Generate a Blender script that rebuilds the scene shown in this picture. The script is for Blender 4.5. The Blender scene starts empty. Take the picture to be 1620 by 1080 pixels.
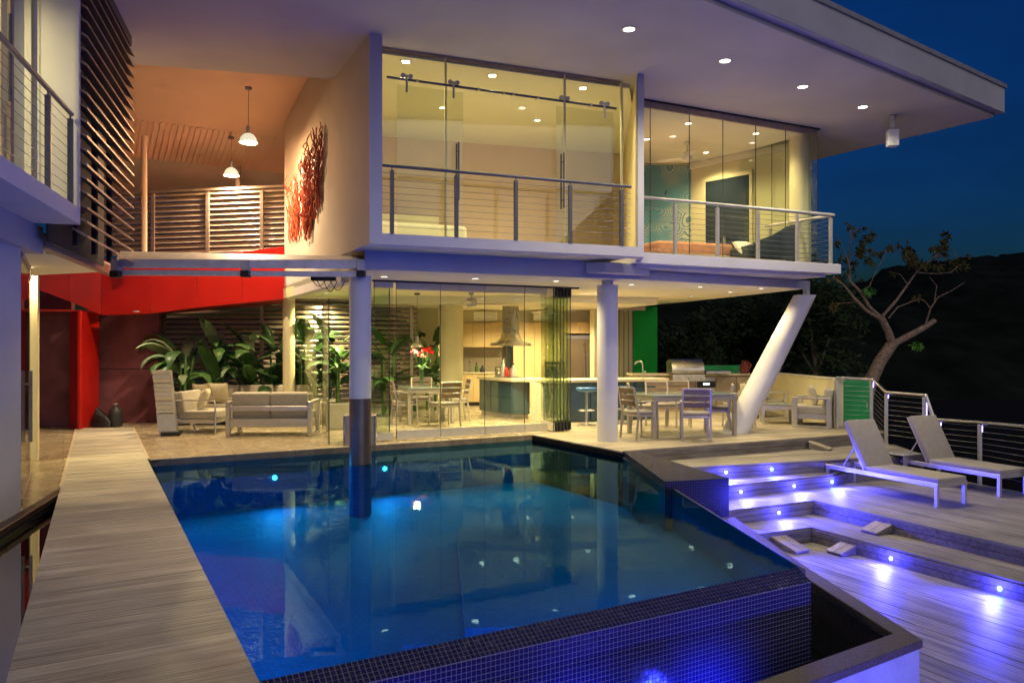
import bpy, bmesh, math, random
from mathutils import Vector, Matrix, noise
random.seed(7)
SC = bpy.context.scene
COL = SC.collection
R = math.radians

# ------------------------------------------------------------------ camera, sky, moonlight, exposure
F, HY, HC = 1230.0, 545.0, 1.65            # focal length and horizon measured on the photograph, eye height in metres
cam = bpy.data.cameras.new('camera'); camo = bpy.data.objects.new('camera', cam); COL.objects.link(camo)
cam.sensor_width = 36.0; cam.lens = 36.0 * F / 1620.0; cam.shift_y = 5.0 / 1620.0
cam.clip_start = 0.05; cam.clip_end = 3000.0
camo.location = (0, 0, HC); camo.rotation_euler = (R(90), 0, 0)
SC.camera = camo

world = bpy.data.worlds.new('World'); SC.world = world; world.use_nodes = True
wn, wl = world.node_tree.nodes, world.node_tree.links
wn.clear()
SUN_EL, SUN_ROT = R(0.0), R(200)
sky = wn.new('ShaderNodeTexSky'); sky.sky_type = 'NISHITA'; sky.sun_disc = False
sky.sun_elevation = SUN_EL; sky.sun_rotation = SUN_ROT; sky.air_density = 1.0; sky.dust_density = 0.3; sky.ozone_density = 4.0
tc = wn.new('ShaderNodeTexCoord'); cn = wn.new('ShaderNodeTexNoise'); cn.inputs['Scale'].default_value = 2.2; cn.inputs['Detail'].default_value = 6
mp = wn.new('ShaderNodeMapping'); mp.inputs['Scale'].default_value = (1, 1, 3.2)
wl.new(tc.outputs['Generated'], mp.inputs['Vector']); wl.new(mp.outputs[0], cn.inputs['Vector'])
cr = wn.new('ShaderNodeMapRange'); cr.inputs[1].default_value = .35; cr.inputs[2].default_value = .72; cr.inputs[3].default_value = .8; cr.inputs[4].default_value = 1.3
wl.new(cn.outputs[0], cr.inputs[0])
mu = wn.new('ShaderNodeMixRGB'); mu.blend_type = 'MULTIPLY'; mu.inputs[0].default_value = 1.0
wl.new(sky.outputs[0], mu.inputs[1]); wl.new(cr.outputs[0], mu.inputs[2])
tint = wn.new('ShaderNodeMixRGB'); tint.blend_type = 'MULTIPLY'; tint.inputs[0].default_value = 1.0
tint.inputs[2].default_value = (0.12, 0.62, 1.05, 1)
wl.new(mu.outputs[0], tint.inputs[1])
bg = wn.new('ShaderNodeBackground'); bg.inputs['Strength'].default_value = 0.095
wo = wn.new('ShaderNodeOutputWorld'); wl.new(tint.outputs[0], bg.inputs[0]); wl.new(bg.outputs[0], wo.inputs[0])

sl = bpy.data.lights.new('dusk_sun', 'SUN'); sl.energy = 0.42; sl.angle = R(60); sl.color = (1.0, 0.88, 0.80)
so = bpy.data.objects.new('dusk_sun', sl); COL.objects.link(so); so.location = (0, -8, 20)
so.rotation_euler = (R(60), 0, R(26))

SC.view_settings.view_transform = 'Standard'; SC.view_settings.look = 'None'
SC.view_settings.exposure = 1.0; SC.view_settings.gamma = 1.0; SC.view_settings.use_curve_mapping = False
SC.cycles.use_denoising = True
SC.cycles.max_bounces = 8; SC.cycles.diffuse_bounces = 3; SC.cycles.glossy_bounces = 4
SC.cycles.transparent_max_bounces = 24; SC.cycles.transmission_bounces = 4
SC.cycles.caustics_reflective = False; SC.cycles.caustics_refractive = False
SC.cycles.sample_clamp_indirect = 4.0; SC.cycles.use_light_tree = True

# ------------------------------------------------------------------ survey helpers
def G(px, py, z):                          # the point of a horizontal level z seen at a photograph pixel
    d = (HC - z) * F / (py - HY)
    return Vector(((px - 810.0) / F * d, d, z))
def X(px, d, z=0.0):                       # the point at distance d straight ahead, at height z
    return Vector(((px - 810.0) / F * d, d, z))
def D(px, py, d):
    return Vector(((px - 810.0) / F * d, d, HC + (HY - py) / F * d))
def V(*a): return Vector(a)
def lerp(a, b, t): return a + (b - a) * t
ANG = R(30.0)
A = Vector((math.cos(ANG), math.sin(ANG), 0)); B = Vector((-math.sin(ANG), math.cos(ANG), 0))
UP = Vector((0, 0, 1))
def xy(p, z): return Vector((p[0], p[1], z))
def on_line(p, q, px):                     # plan point of line p-q that lies in image column px
    k = (px - 810.0) / F
    t = (k * p.y - p.x) / ((q.x - p.x) - k * (q.y - p.y))
    return p + (q - p) * t

# ------------------------------------------------------------------ mesh builder
class MB:
    def __init__(s): s.v = []; s.f = []
    def add(s, vs, fs):
        n = len(s.v); s.v += [tuple(v) for v in vs]; s.f += [tuple(i + n for i in f) for f in fs]; return s
    def hex(s, b, t):
        return s.add(list(b) + list(t), [(3, 2, 1, 0), (4, 5, 6, 7), (0, 1, 5, 4), (1, 2, 6, 5), (2, 3, 7, 6), (3, 0, 4, 7)])
    def box(s, c, sz, rz=0.0, m=None):
        hx, hy, hz = sz[0] / 2, sz[1] / 2, sz[2] / 2
        M = m if m is not None else Matrix.Rotation(rz, 3, 'Z')
        c = Vector(c)
        P = [c + M @ Vector(p) for p in ((-hx, -hy, -hz), (hx, -hy, -hz), (hx, hy, -hz), (-hx, hy, -hz), (-hx, -hy, hz), (hx, -hy, hz), (hx, hy, hz), (-hx, hy, hz))]
        return s.hex(P[:4], P[4:])
    def prism(s, poly, z0, z1):
        n = len(poly)
        b = [(p[0], p[1], z0) for p in poly]; t = [(p[0], p[1], z1) for p in poly]
        return s.add(b + t, [tuple(reversed(range(n))), tuple(range(n, 2 * n))] + [(i, (i + 1) % n, n + (i + 1) % n, n + i) for i in range(n)])
    def ext(s, poly, vec):                  # a planar 3D outline given thickness
        n = len(poly); vec = Vector(vec)
        b = [Vector(p) for p in poly]; t = [Vector(p) + vec for p in poly]
        return s.add(b + t, [tuple(reversed(range(n))), tuple(range(n, 2 * n))] + [(i, (i + 1) % n, n + (i + 1) % n, n + i) for i in range(n)])
    def wall(s, p, q, t, z0, z1, z0q=None, z1q=None):   # thickness t to the far side of p -> q
        p = Vector((p[0], p[1], 0)); q = Vector((q[0], q[1], 0)); d = (q - p).normalized(); n = Vector((-d.y, d.x, 0)) * t
        z0q = z0 if z0q is None else z0q; z1q = z1 if z1q is None else z1q
        return s.hex([xy(p, z0), xy(q, z0q), xy(q + n, z0q), xy(p + n, z0)], [xy(p, z1), xy(q, z1q), xy(q + n, z1q), xy(p + n, z1)])
    def tube(s, pts, r, n=8, caps=True):
        pts = [Vector(p) for p in pts]; k = len(pts); rr = r if isinstance(r, (list, tuple)) else [r] * k
        d0 = (pts[1] - pts[0]).normalized()
        u = d0.orthogonal().normalized(); rings = []
        for i in range(k):
            a = (pts[i] - pts[i - 1]).normalized() if i else d0
            b = (pts[i + 1] - pts[i]).normalized() if i < k - 1 else a
            d = (a + b)
            d = d.normalized() if d.length > 1e-6 else a
            u = (u - d * u.dot(d)); u = u.normalized() if u.length > 1e-6 else d.orthogonal().normalized()
            w = d.cross(u)
            c = max(.5, d.dot(a)); q = rr[i] / (c if 0 < i < k - 1 else 1.0)
            rings.append([pts[i] + (u * math.cos(j * 2 * math.pi / n) + w * math.sin(j * 2 * math.pi / n)) * q for j in range(n)])
        vs = [p for ring in rings for p in ring]
        fs = [(i * n + j, i * n + (j + 1) % n, (i + 1) * n + (j + 1) % n, (i + 1) * n + j) for i in range(k - 1) for j in range(n)]
        if caps: fs += [tuple(reversed(range(n))), tuple(range((k - 1) * n, k * n))]
        return s.add(vs, fs)
    def bar(s, p, q, w, h, up=UP):          # rectangular bar
        p = Vector(p); q = Vector(q); d = (q - p).normalized(); up = Vector(up)
        if abs(d.dot(up)) > .98: up = Vector((0, 1, 0))
        sd = d.cross(up).normalized(); u = sd.cross(d).normalized()
        a, b = sd * w / 2, u * h / 2
        return s.hex([p - a - b, p + a - b, p + a + b, p - a + b], [q - a - b, q + a - b, q + a + b, q - a + b])
    def lathe(s, c, prof, n=20, m=None):
        c = Vector(c); M = m if m is not None else Matrix.Identity(3)
        vs = []
        for r, z in prof:
            for j in range(n):
                a = j * 2 * math.pi / n
                vs.append(c + M @ Vector((r * math.cos(a), r * math.sin(a), z)))
        fs = [(i * n + j, i * n + (j + 1) % n, (i + 1) * n + (j + 1) % n, (i + 1) * n + j) for i in range(len(prof) - 1) for j in range(n)]
        return s.add(vs, fs)
    def quad(s, a, b, c, d): return s.add([a, b, c, d], [(0, 1, 2, 3)])
    def mesh(s, name, mat, bevel=0.0, recalc=True, smooth=None, seg=1):
        me = bpy.data.meshes.new(name); me.from_pydata(s.v, [], s.f)
        if recalc or bevel:
            bm = bmesh.new(); bm.from_mesh(me)
            bmesh.ops.remove_doubles(bm, verts=bm.verts, dist=1e-5)
            if recalc: bmesh.ops.recalc_face_normals(bm, faces=bm.faces)
            if bevel:
                es = [e for e in bm.edges if len(e.link_faces) == 2 and e.calc_face_angle(0) > .5]
                bmesh.ops.bevel(bm, geom=es, offset=bevel, segments=seg, profile=.6, affect='EDGES', clamp_overlap=True)
            bm.to_mesh(me); bm.free()
        if smooth:
            me.polygons.foreach_set('use_smooth', [True] * len(me.polygons)); me.set_sharp_from_angle(angle=R(smooth))
        if mat: me.materials.append(mat)
        return me
    def build(s, name, mat, parent=None, bevel=0.0, recalc=True, smooth=None, local=False, seg=1):
        me = s.mesh(name, mat, bevel, recalc, smooth, seg)
        o = bpy.data.objects.new(name, me); COL.objects.link(o)
        if parent is not None:
            o.parent = parent
            if not local:                    # vertices are in place coordinates; shift them to the thing's own base
                r = parent
                while r.parent: r = r.parent
                me.transform(Matrix.Translation(-Vector(r.location)))
        return o

def tag(o, label=None, cat=None, group=None, kind=None):
    if label: o['label'] = label
    if cat: o['category'] = cat
    if group: o['group'] = group
    if kind: o['kind'] = kind
    return o
def root(name, label, cat, loc=(0, 0, 0), rz=0.0, group=None, kind=None):
    o = bpy.data.objects.new(name, None); COL.objects.link(o); o.location = loc; o.rotation_euler = (0, 0, rz)
    o.empty_display_size = .2
    return tag(o, label, cat, group, kind)
def copy_tree(o, parent=None):
    c = o.copy(); COL.objects.link(c); c.parent = parent
    for ch in list(o.children): copy_tree(ch, c)
    return c
def place(proto, used, loc, rz, label, group=None):
    o = proto if not used else copy_tree(proto)
    used.append(1)
    o.location = loc; o.rotation_euler = (0, 0, rz); o['label'] = label
    if group: o['group'] = group
    return o

# ------------------------------------------------------------------ materials
M = {}
def newmat(name):
    m = bpy.data.materials.new(name); m.use_nodes = True; M[name] = m
    return m, m.node_tree.nodes, m.node_tree.links, m.node_tree.nodes['Principled BSDF']
def P(name, col, rough=.5, metal=0.0, spec=.5, var=.12, scale=6.0, bump=0.0, bscale=60.0, coat=0.0, objvar=0.0, sheen=0.0):
    m, n, l, b = newmat(name)
    b.inputs['Roughness'].default_value = rough; b.inputs['Metallic'].default_value = metal
    b.inputs['Specular IOR Level'].default_value = spec; b.inputs['Coat Weight'].default_value = coat
    b.inputs['Sheen Weight'].default_value = sheen
    t = n.new('ShaderNodeTexCoord'); nz = n.new('ShaderNodeTexNoise'); nz.inputs['Scale'].default_value = scale; nz.inputs['Detail'].default_value = 7
    l.new(t.outputs['Object'], nz.inputs['Vector'])
    mr = n.new('ShaderNodeMapRange'); mr.inputs[1].default_value = .3; mr.inputs[2].default_value = .7
    mr.inputs[3].default_value = 1 - var; mr.inputs[4].default_value = 1 + var
    l.new(nz.outputs[0], mr.inputs[0])
    fac = mr.outputs[0]
    if objvar:
        oi = n.new('ShaderNodeObjectInfo'); m2 = n.new('ShaderNodeMapRange'); m2.inputs[3].default_value = 1 - objvar; m2.inputs[4].default_value = 1 + objvar
        l.new(oi.outputs['Random'], m2.inputs[0]); mm = n.new('ShaderNodeMath'); mm.operation = 'MULTIPLY'
        l.new(fac, mm.inputs[0]); l.new(m2.outputs[0], mm.inputs[1]); fac = mm.outputs[0]
    mx = n.new('ShaderNodeMixRGB'); mx.blend_type = 'MULTIPLY'; mx.inputs[0].default_value = 1; mx.inputs[1].default_value = (*col, 1)
    l.new(fac, mx.inputs[2]); l.new(mx.outputs[0], b.inputs['Base Color'])
    rv = n.new('ShaderNodeMapRange'); rv.inputs[3].default_value = max(0, rough - .06); rv.inputs[4].default_value = min(1, rough + .06)
    l.new(nz.outputs[0], rv.inputs[0]); l.new(rv.outputs[0], b.inputs['Roughness'])
    if bump:
        n2 = n.new('ShaderNodeTexNoise'); n2.inputs['Scale'].default_value = bscale; n2.inputs['Detail'].default_value = 5
        l.new(t.outputs['Object'], n2.inputs['Vector'])
        bp = n.new('ShaderNodeBump'); bp.inputs['Strength'].default_value = bump; bp.inputs['Distance'].default_value = .01
        l.new(n2.outputs[0], bp.inputs['Height']); l.new(bp.outputs[0], b.inputs['Normal'])
    return m
def wood(name, ang, c1, c2, rough=.6, spec=.35, stretch=18.0, coat=0.0):
    m, n, l, b = newmat(name)
    t = n.new('ShaderNodeTexCoord'); mp = n.new('ShaderNodeMapping'); mp.inputs['Rotation'].default_value = (0, 0, -ang)
    mp2 = n.new('ShaderNodeMapping'); mp2.inputs['Scale'].default_value = (1.0, stretch, stretch)
    oi = n.new('ShaderNodeObjectInfo'); sc = n.new('ShaderNodeVectorMath'); sc.operation = 'SCALE'; sc.inputs['Scale'].default_value = 37.0
    cx = n.new('ShaderNodeCombineXYZ'); l.new(oi.outputs['Random'], cx.inputs[0]); l.new(oi.outputs['Random'], cx.inputs[1])
    l.new(cx.outputs[0], sc.inputs[0])
    l.new(t.outputs['Object'], mp.inputs['Vector']); l.new(mp.outputs[0], mp2.inputs['Vector']); l.new(sc.outputs[0], mp2.inputs['Location'])
    n1 = n.new('ShaderNodeTexNoise'); n1.inputs['Scale'].default_value = 1.3; n1.inputs['Detail'].default_value = 9; n1.inputs['Roughness'].default_value = .65
    l.new(mp2.outputs[0], n1.inputs['Vector'])
    n3 = n.new('ShaderNodeTexNoise'); n3.inputs['Scale'].default_value = 1.1; n3.inputs['Detail'].default_value = 4
    l.new(t.outputs['Object'], n3.inputs['Vector'])
    rp = n.new('ShaderNodeValToRGB'); rp.color_ramp.elements[0].position = .3; rp.color_ramp.elements[0].color = (*c1, 1)
    rp.color_ramp.elements[1].position = .72; rp.color_ramp.elements[1].color = (*c2, 1)
    e = rp.color_ramp.elements.new(.5); e.color = (*[(a * .45 + q * .55) for a, q in zip(c1, c2)], 1)
    l.new(n1.outputs[0], rp.inputs[0])
    ov = n.new('ShaderNodeMapRange'); ov.inputs[3].default_value = .82; ov.inputs[4].default_value = 1.12; l.new(oi.outputs['Random'], ov.inputs[0])
    bl = n.new('ShaderNodeMapRange'); bl.inputs[1].default_value = .3; bl.inputs[2].default_value = .7; bl.inputs[3].default_value = .75; bl.inputs[4].default_value = 1.15; l.new(n3.outputs[0], bl.inputs[0])
    mm = n.new('ShaderNodeMath'); mm.operation = 'MULTIPLY'; l.new(ov.outputs[0], mm.inputs[0]); l.new(bl.outputs[0], mm.inputs[1])
    mx = n.new('ShaderNodeMixRGB'); mx.blend_type = 'MULTIPLY'; mx.inputs[0].default_value = 1; l.new(rp.outputs[0], mx.inputs[1]); l.new(mm.outputs[0], mx.inputs[2])
    l.new(mx.outputs[0], b.inputs['Base Color'])
    rr = n.new('ShaderNodeMapRange'); rr.inputs[3].default_value = rough - .15; rr.inputs[4].default_value = rough + .15; l.new(n1.outputs[0], rr.inputs[0]); l.new(rr.outputs[0], b.inputs['Roughness'])
    b.inputs['Specular IOR Level'].default_value = spec; b.inputs['Coat Weight'].default_value = coat
    bp = n.new('ShaderNodeBump'); bp.inputs['Strength'].default_value = .35; bp.inputs['Distance'].default_value = .006
    l.new(n1.outputs[0], bp.inputs['Height']); l.new(bp.outputs[0], b.inputs['Normal'])
    return m
def E(name, col, strength):
    m, n, l, b = newmat(name); b.inputs['Base Color'].default_value = (.8, .8, .8, 1)
    b.inputs['Emission Color'].default_value = (*col, 1); b.inputs['Emission Strength'].default_value = strength
    return m
def glassmat(name, tintc, base=.045, gain=.9, rough=0.0):
    m, n, l, b = newmat(name); n.remove(b); out = n['Material Output']
    lw = n.new('ShaderNodeLayerWeight'); lw.inputs['Blend'].default_value = .5
    pw = n.new('ShaderNodeMath'); pw.operation = 'POWER'; pw.inputs[1].default_value = 4.0; l.new(lw.outputs['Facing'], pw.inputs[0])
    ma = n.new('ShaderNodeMath'); ma.operation = 'MULTIPLY_ADD'; ma.inputs[1].default_value = gain; ma.inputs[2].default_value = base; l.new(pw.outputs[0], ma.inputs[0])
    tr = n.new('ShaderNodeBsdfTransparent'); tr.inputs[0].default_value = (*tintc, 1)
    gl = n.new('ShaderNodeBsdfGlossy'); gl.inputs['Roughness'].default_value = rough
    mx = n.new('ShaderNodeMixShader'); l.new(ma.outputs[0], mx.inputs[0]); l.new(tr.outputs[0], mx.inputs[1]); l.new(gl.outputs[0], mx.inputs[2]); l.new(mx.outputs[0], out.inputs[0])
    return m
def mosaic(name, c1, c2, grout, size, rough=.18, bumpd=.004):
    m, n, l, b = newmat(name)
    t = n.new('ShaderNodeTexCoord'); mp = n.new('ShaderNodeMapping'); mp.inputs['Rotation'].default_value = (0, 0, -ANG)
    l.new(t.outputs['Object'], mp.inputs['Vector'])
    sp = n.new('ShaderNodeSeparateXYZ'); l.new(mp.outputs[0], sp.inputs[0])
    masks = []; cells = []
    for ax in 'XYZ':
        dv = n.new('ShaderNodeMath'); dv.operation = 'DIVIDE'; dv.inputs[1].default_value = size; l.new(sp.outputs[ax], dv.inputs[0])
        of = n.new('ShaderNodeMath'); of.operation = 'ADD'; of.inputs[1].default_value = .137; l.new(dv.outputs[0], of.inputs[0])
        fr = n.new('ShaderNodeMath'); fr.operation = 'FRACT'; l.new(of.outputs[0], fr.inputs[0])
        fl = n.new('ShaderNodeMath'); fl.operation = 'FLOOR'; l.new(of.outputs[0], fl.inputs[0]); cells.append(fl)
        gt = n.new('ShaderNodeMath'); gt.operation = 'GREATER_THAN'; gt.inputs[1].default_value = .11; l.new(fr.outputs[0], gt.inputs[0]); masks.append(gt)
    ge = n.new('ShaderNodeNewGeometry'); mpn = n.new('ShaderNodeMapping'); mpn.vector_type = 'NORMAL'; mpn.inputs['Rotation'].default_value = (0, 0, -ANG)
    l.new(ge.outputs['Normal'], mpn.inputs['Vector']); sn = n.new('ShaderNodeSeparateXYZ'); l.new(mpn.outputs[0], sn.inputs[0])
    tot = None
    for i, ax in enumerate('XYZ'):           # a joint across an axis does not show on the face that looks along it
        ab = n.new('ShaderNodeMath'); ab.operation = 'ABSOLUTE'; l.new(sn.outputs[ax], ab.inputs[0])
        g = n.new('ShaderNodeMath'); g.operation = 'GREATER_THAN'; g.inputs[1].default_value = .75; l.new(ab.outputs[0], g.inputs[0])
        mxm = n.new('ShaderNodeMath'); mxm.operation = 'MAXIMUM'; l.new(g.outputs[0], mxm.inputs[0]); l.new(masks[i].outputs[0], mxm.inputs[1])
        if tot is None: tot = mxm
        else:
            mu2 = n.new('ShaderNodeMath'); mu2.operation = 'MULTIPLY'; l.new(tot.outputs[0], mu2.inputs[0]); l.new(mxm.outputs[0], mu2.inputs[1]); tot = mu2
    cb = n.new('ShaderNodeCombineXYZ')
    for i in range(3): l.new(cells[i].outputs[0], cb.inputs[i])
    wn_ = n.new('ShaderNodeTexWhiteNoise'); l.new(cb.outputs[0], wn_.inputs['Vector'])
    mc = n.new('ShaderNodeMixRGB'); mc.inputs[1].default_value = (*c1, 1); mc.inputs[2].default_value = (*c2, 1); l.new(wn_.outputs['Value'], mc.inputs[0])
    mg = n.new('ShaderNodeMixRGB'); mg.inputs[1].default_value = (*grout, 1); l.new(tot.outputs[0], mg.inputs[0]); l.new(mc.outputs[0], mg.inputs[2])
    l.new(mg.outputs[0], b.inputs['Base Color'])
    rg = n.new('ShaderNodeMapRange'); rg.inputs[3].default_value = .8; rg.inputs[4].default_value = rough; l.new(tot.outputs[0], rg.inputs[0]); l.new(rg.outputs[0], b.inputs['Roughness'])
    bp = n.new('ShaderNodeBump'); bp.inputs['Strength'].default_value = .5; bp.inputs['Distance'].default_value = bumpd
    l.new(tot.outputs[0], bp.inputs['Height']); l.new(bp.outputs[0], b.inputs['Normal'])
    return m

P('plaster', (.62, .60, .60), .75, var=.06, scale=1.6, bump=.12, bscale=120, spec=.25)
P('soffit', (.58, .54, .50), .8, var=.09, scale=.8, bump=.15, bscale=90, spec=.2)
P('fascia', (.42, .41, .46), .55, var=.10, scale=1.3)
P('warm_plaster', (.66, .56, .46), .8, var=.06, scale=1.4, bump=.1, bscale=100, spec=.2)
P('orange_ceiling', (.72, .50, .34), .75, var=.06, scale=1.0, spec=.2)
P('cream', (.72, .65, .42), .75, var=.05, scale=1.5, spec=.25)
P('cream_ceiling', (.80, .76, .62), .85, var=.03, scale=1.0, spec=.15)
P('rose_wall', (.74, .55, .42), .7, var=.05, scale=1.2)
P('red_panel', (.46, .010, .006), .30, var=.14, scale=1.6, spec=.45)
P('red_soffit', (.42, .02, .012), .5, var=.1, scale=1.5)
P('red_glow_wall', (.20, .075, .085), .85, var=.28, scale=2.2, bump=.3, bscale=30, spec=.15)  # grey concrete with the red glow painted into its base colour
P('green_panel', (.01, .42, .04), .4, var=.08, scale=1.5)
P('green_door', (.004, .30, .07), .4, var=.1, scale=1.5)
P('steel', (.55, .53, .50), .32, 1.0, var=.1, scale=9)
P('steel_soft', (.46, .44, .44), .45, .6, var=.12, scale=7)
P('bronze_alu', (.40, .32, .26), .38, .4, var=.12, scale=8, objvar=.08)
P('rail_grey', (.11, .11, .135), .45, .3, var=.12, scale=10)
P('sleeve_steel', (.17, .125, .10), .35, .6, var=.3, scale=3)
P('gantry_steel', (.60, .57, .56), .5, .25, var=.15, scale=7)
P('alu', (.60, .59, .57), .38, .7, var=.06, scale=8)
P('alu_frame', (.55, .52, .47), .4, .5, var=.06, scale=8)
P('chair_frame', (.50, .45, .38), .38, .65, var=.08, scale=10)
P('dark_gasket', (.025, .025, .03), .4, var=.15)
P('black', (.012, .012, .014), .5, var=.2)
P('charcoal', (.03, .032, .036), .55, var=.2)
P('fabric', (.46, .42, .33), .95, var=.08, scale=14, bump=.4, bscale=260, spec=.1, sheen=.3)
P('fabric_grey', (.27, .235, .205), .95, var=.07, scale=12, bump=.4, bscale=260, spec=.1, sheen=.3)
P('cushion', (.62, .55, .36), .95, var=.08, scale=14, bump=.5, bscale=200, spec=.1, sheen=.3)
P('louvre_dark', (.30, .22, .165), .45, .4, var=.15, scale=9, objvar=.1)
P('lounger_cloth', (.38, .335, .285), .95, var=.07, scale=12, bump=.4, bscale=260, spec=.1, sheen=.3)
P('louvre_light', (.42, .33, .26), .4, .25, var=.12, scale=8, objvar=.08)
P('backing_brown', (.05, .042, .036), .7, var=.2)
P('slat_brown', (.16, .11, .075), .55, var=.2, scale=9, objvar=.12)
P('maple', (.66, .48, .25), .45, var=.07, scale=2.5, spec=.4)
P('stone_top', (.60, .52, .38), .3, var=.12, scale=14)
P('backsplash', (.30, .25, .19), .4, var=.15, scale=25)
P('island_glass', (.035, .075, .10), .12, var=.1, scale=2, coat=.6)
P('bar_blue', (.05, .10, .15), .2, var=.12, scale=2, coat=.4)
P('seat_blue', (.01, .10, .30), .25, var=.08, coat=.5)
P('fridge', (.34, .26, .17), .3, .85, var=.06, scale=4)
P('hood_steel', (.50, .44, .34), .28, .95, var=.06, scale=5)
P('white_plastic', (.78, .76, .70), .4, var=.03)
P('cabinet_out', (.40, .31, .20), .5, var=.12, scale=5)
P('terracotta_cloth', (.55, .24, .13), .9, var=.2, scale=6, bump=.3, bscale=80)
P('coral_red', (.48, .095, .04), .4, var=.2, scale=14, coat=.3)
P('flower_red', (.80, .05, .04), .5, var=.2, scale=30)
P('bark', (.26, .19, .14), .9, var=.4, scale=18, bump=.8, bscale=50, spec=.1)
P('leaf_dark', (.045, .105, .035), .42, var=.35, scale=9, objvar=.35, spec=.4)
P('leaf_mid', (.075, .185, .045), .38, var=.3, scale=9, objvar=.3, spec=.45)
P('leaf_pale', (.24, .33, .18), .42, var=.2, scale=11, objvar=.2, spec=.4)
P('leaf_tree', (.075, .070, .020), .6, var=.6, scale=3.0, spec=.2)
P('leaf_fresh', (.07, .22, .02), .5, var=.3, scale=8)
P('bush', (.026, .045, .016), .7, var=.5, scale=1.5, spec=.15)
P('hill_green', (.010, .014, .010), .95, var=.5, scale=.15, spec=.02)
P('earth', (.016, .015, .012), .95, var=.3, scale=2, spec=.05)
P('granite', (.10, .078, .062), .55, var=.5, scale=70, bump=.4, bscale=90)
P('render_wall', (.46, .46, .52), .85, var=.10, scale=5, bump=.6, bscale=45, spec=.2)
P('brown_coping', (.05, .026, .02), .4, var=.25, scale=6)
P('terrace_trim', (.55, .47, .33), .5)
P('glass_top', (.25, .30, .28), .08, var=.03, coat=.5)
P('mirror_dark', (.03, .045, .06), .06, var=.05)
P('pot_white', (.66, .62, .50), .6, var=.06)
P('linen', (.70, .66, .56), .9, var=.05)
P('teal_dark', (.02, .03, .035), .6, var=.2)
P('far_wall_red', (.20, .035, .025), .8, var=.2)
P('far_white', (.30, .30, .33), .8)
P('brass_lamp', (.60, .45, .30), .25, .9, var=.05)
wood('walk_wood', ANG, (.23, .21, .16), (.80, .75, .60), rough=.55, stretch=30)
DECK_ANG = 0.0
E('lens_warm', (1.0, .88, .62), 4.5); E('lens_bright', (1.0, .93, .75), 8.0)
E('led_blue', (.10, .22, 1.0), 26.0); E('led_cyan', (.05, .60, 1.0), 40.0)
E('pool_lens', (.10, .80, .85), 14.0); E('lamp_glow', (.95, .92, .70), 1.6)
E('led_strip', (.32, .25, 1.0), 9.0); E('display', (.6, .8, 1.0), 1.5)
glassmat('glass', (.95, .975, .94), .04, .75); glassmat('glass_green', (.88, .945, .84), .05, .75)
glassmat('glass_door', (.93, .945, .87), .05, .75); glassmat('vase_glass', (.85, .95, .92), .08, .9); E('shade_glass', (.80, .82, .58), .42)
mosaic('mosaic_dark', (.006, .007, .028), (.012, .014, .055), (.09, .085, .10), .032)
mosaic('mosaic_pool', (.006, .115, .27), (.012, .165, .36), (.04, .24, .36), .055, rough=.6)
mosaic('mosaic_black', (.008, .008, .014), (.02, .02, .03), (.06, .055, .06), .03)
# single glazed tiles of the weir
P('glaze_tile', (.016, .018, .085), .16, var=.3, scale=40, spec=.6)
P('grout', (.22, .20, .22), .9, var=.2, scale=60)

# travertine floor with tile joints
def travertine():
    m, n, l, b = newmat('travertine')
    t = n.new('ShaderNodeTexCoord'); mp = n.new('ShaderNodeMapping'); mp.inputs['Rotation'].default_value = (0, 0, -ANG); l.new(t.outputs['Object'], mp.inputs[0])
    br = n.new('ShaderNodeTexBrick'); br.inputs['Scale'].default_value = 1.0; br.inputs['Brick Width'].default_value = .9; br.inputs['Row Height'].default_value = .6
    br.inputs['Mortar Size'].default_value = .004; br.inputs['Color1'].default_value = (.9, .9, .9, 1); br.inputs['Color2'].default_value = (1, 1, 1, 1); br.inputs['Mortar'].default_value = (.5, .46, .4, 1)
    l.new(mp.outputs[0], br.inputs[0])
    nz = n.new('ShaderNodeTexNoise'); nz.inputs['Scale'].default_value = 3.0; nz.inputs['Detail'].default_value = 8; nz.inputs['Roughness'].default_value = .68; nz.inputs['Distortion'].default_value = .6
    l.new(mp.outputs[0], nz.inputs['Vector'])
    rp = n.new('ShaderNodeValToRGB'); rp.color_ramp.elements[0].position = .34; rp.color_ramp.elements[0].color = (.36, .29, .19, 1); rp.color_ramp.elements[1].position = .70; rp.color_ramp.elements[1].color = (.47, .39, .26, 1)
    l.new(nz.outputs[0], rp.inputs[0])
    mx = n.new('ShaderNodeMixRGB'); mx.blend_type = 'MULTIPLY'; mx.inputs[0].default_value = 1; l.new(rp.outputs[0], mx.inputs[1]); l.new(br.outputs[0], mx.inputs[2]); l.new(mx.outputs[0], b.inputs['Base Color'])
    rr = n.new('ShaderNodeMapRange'); rr.inputs[3].default_value = .12; rr.inputs[4].default_value = .4; l.new(nz.outputs[0], rr.inputs[0]); l.new(rr.outputs[0], b.inputs['Roughness'])
    return m
travertine()
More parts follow.
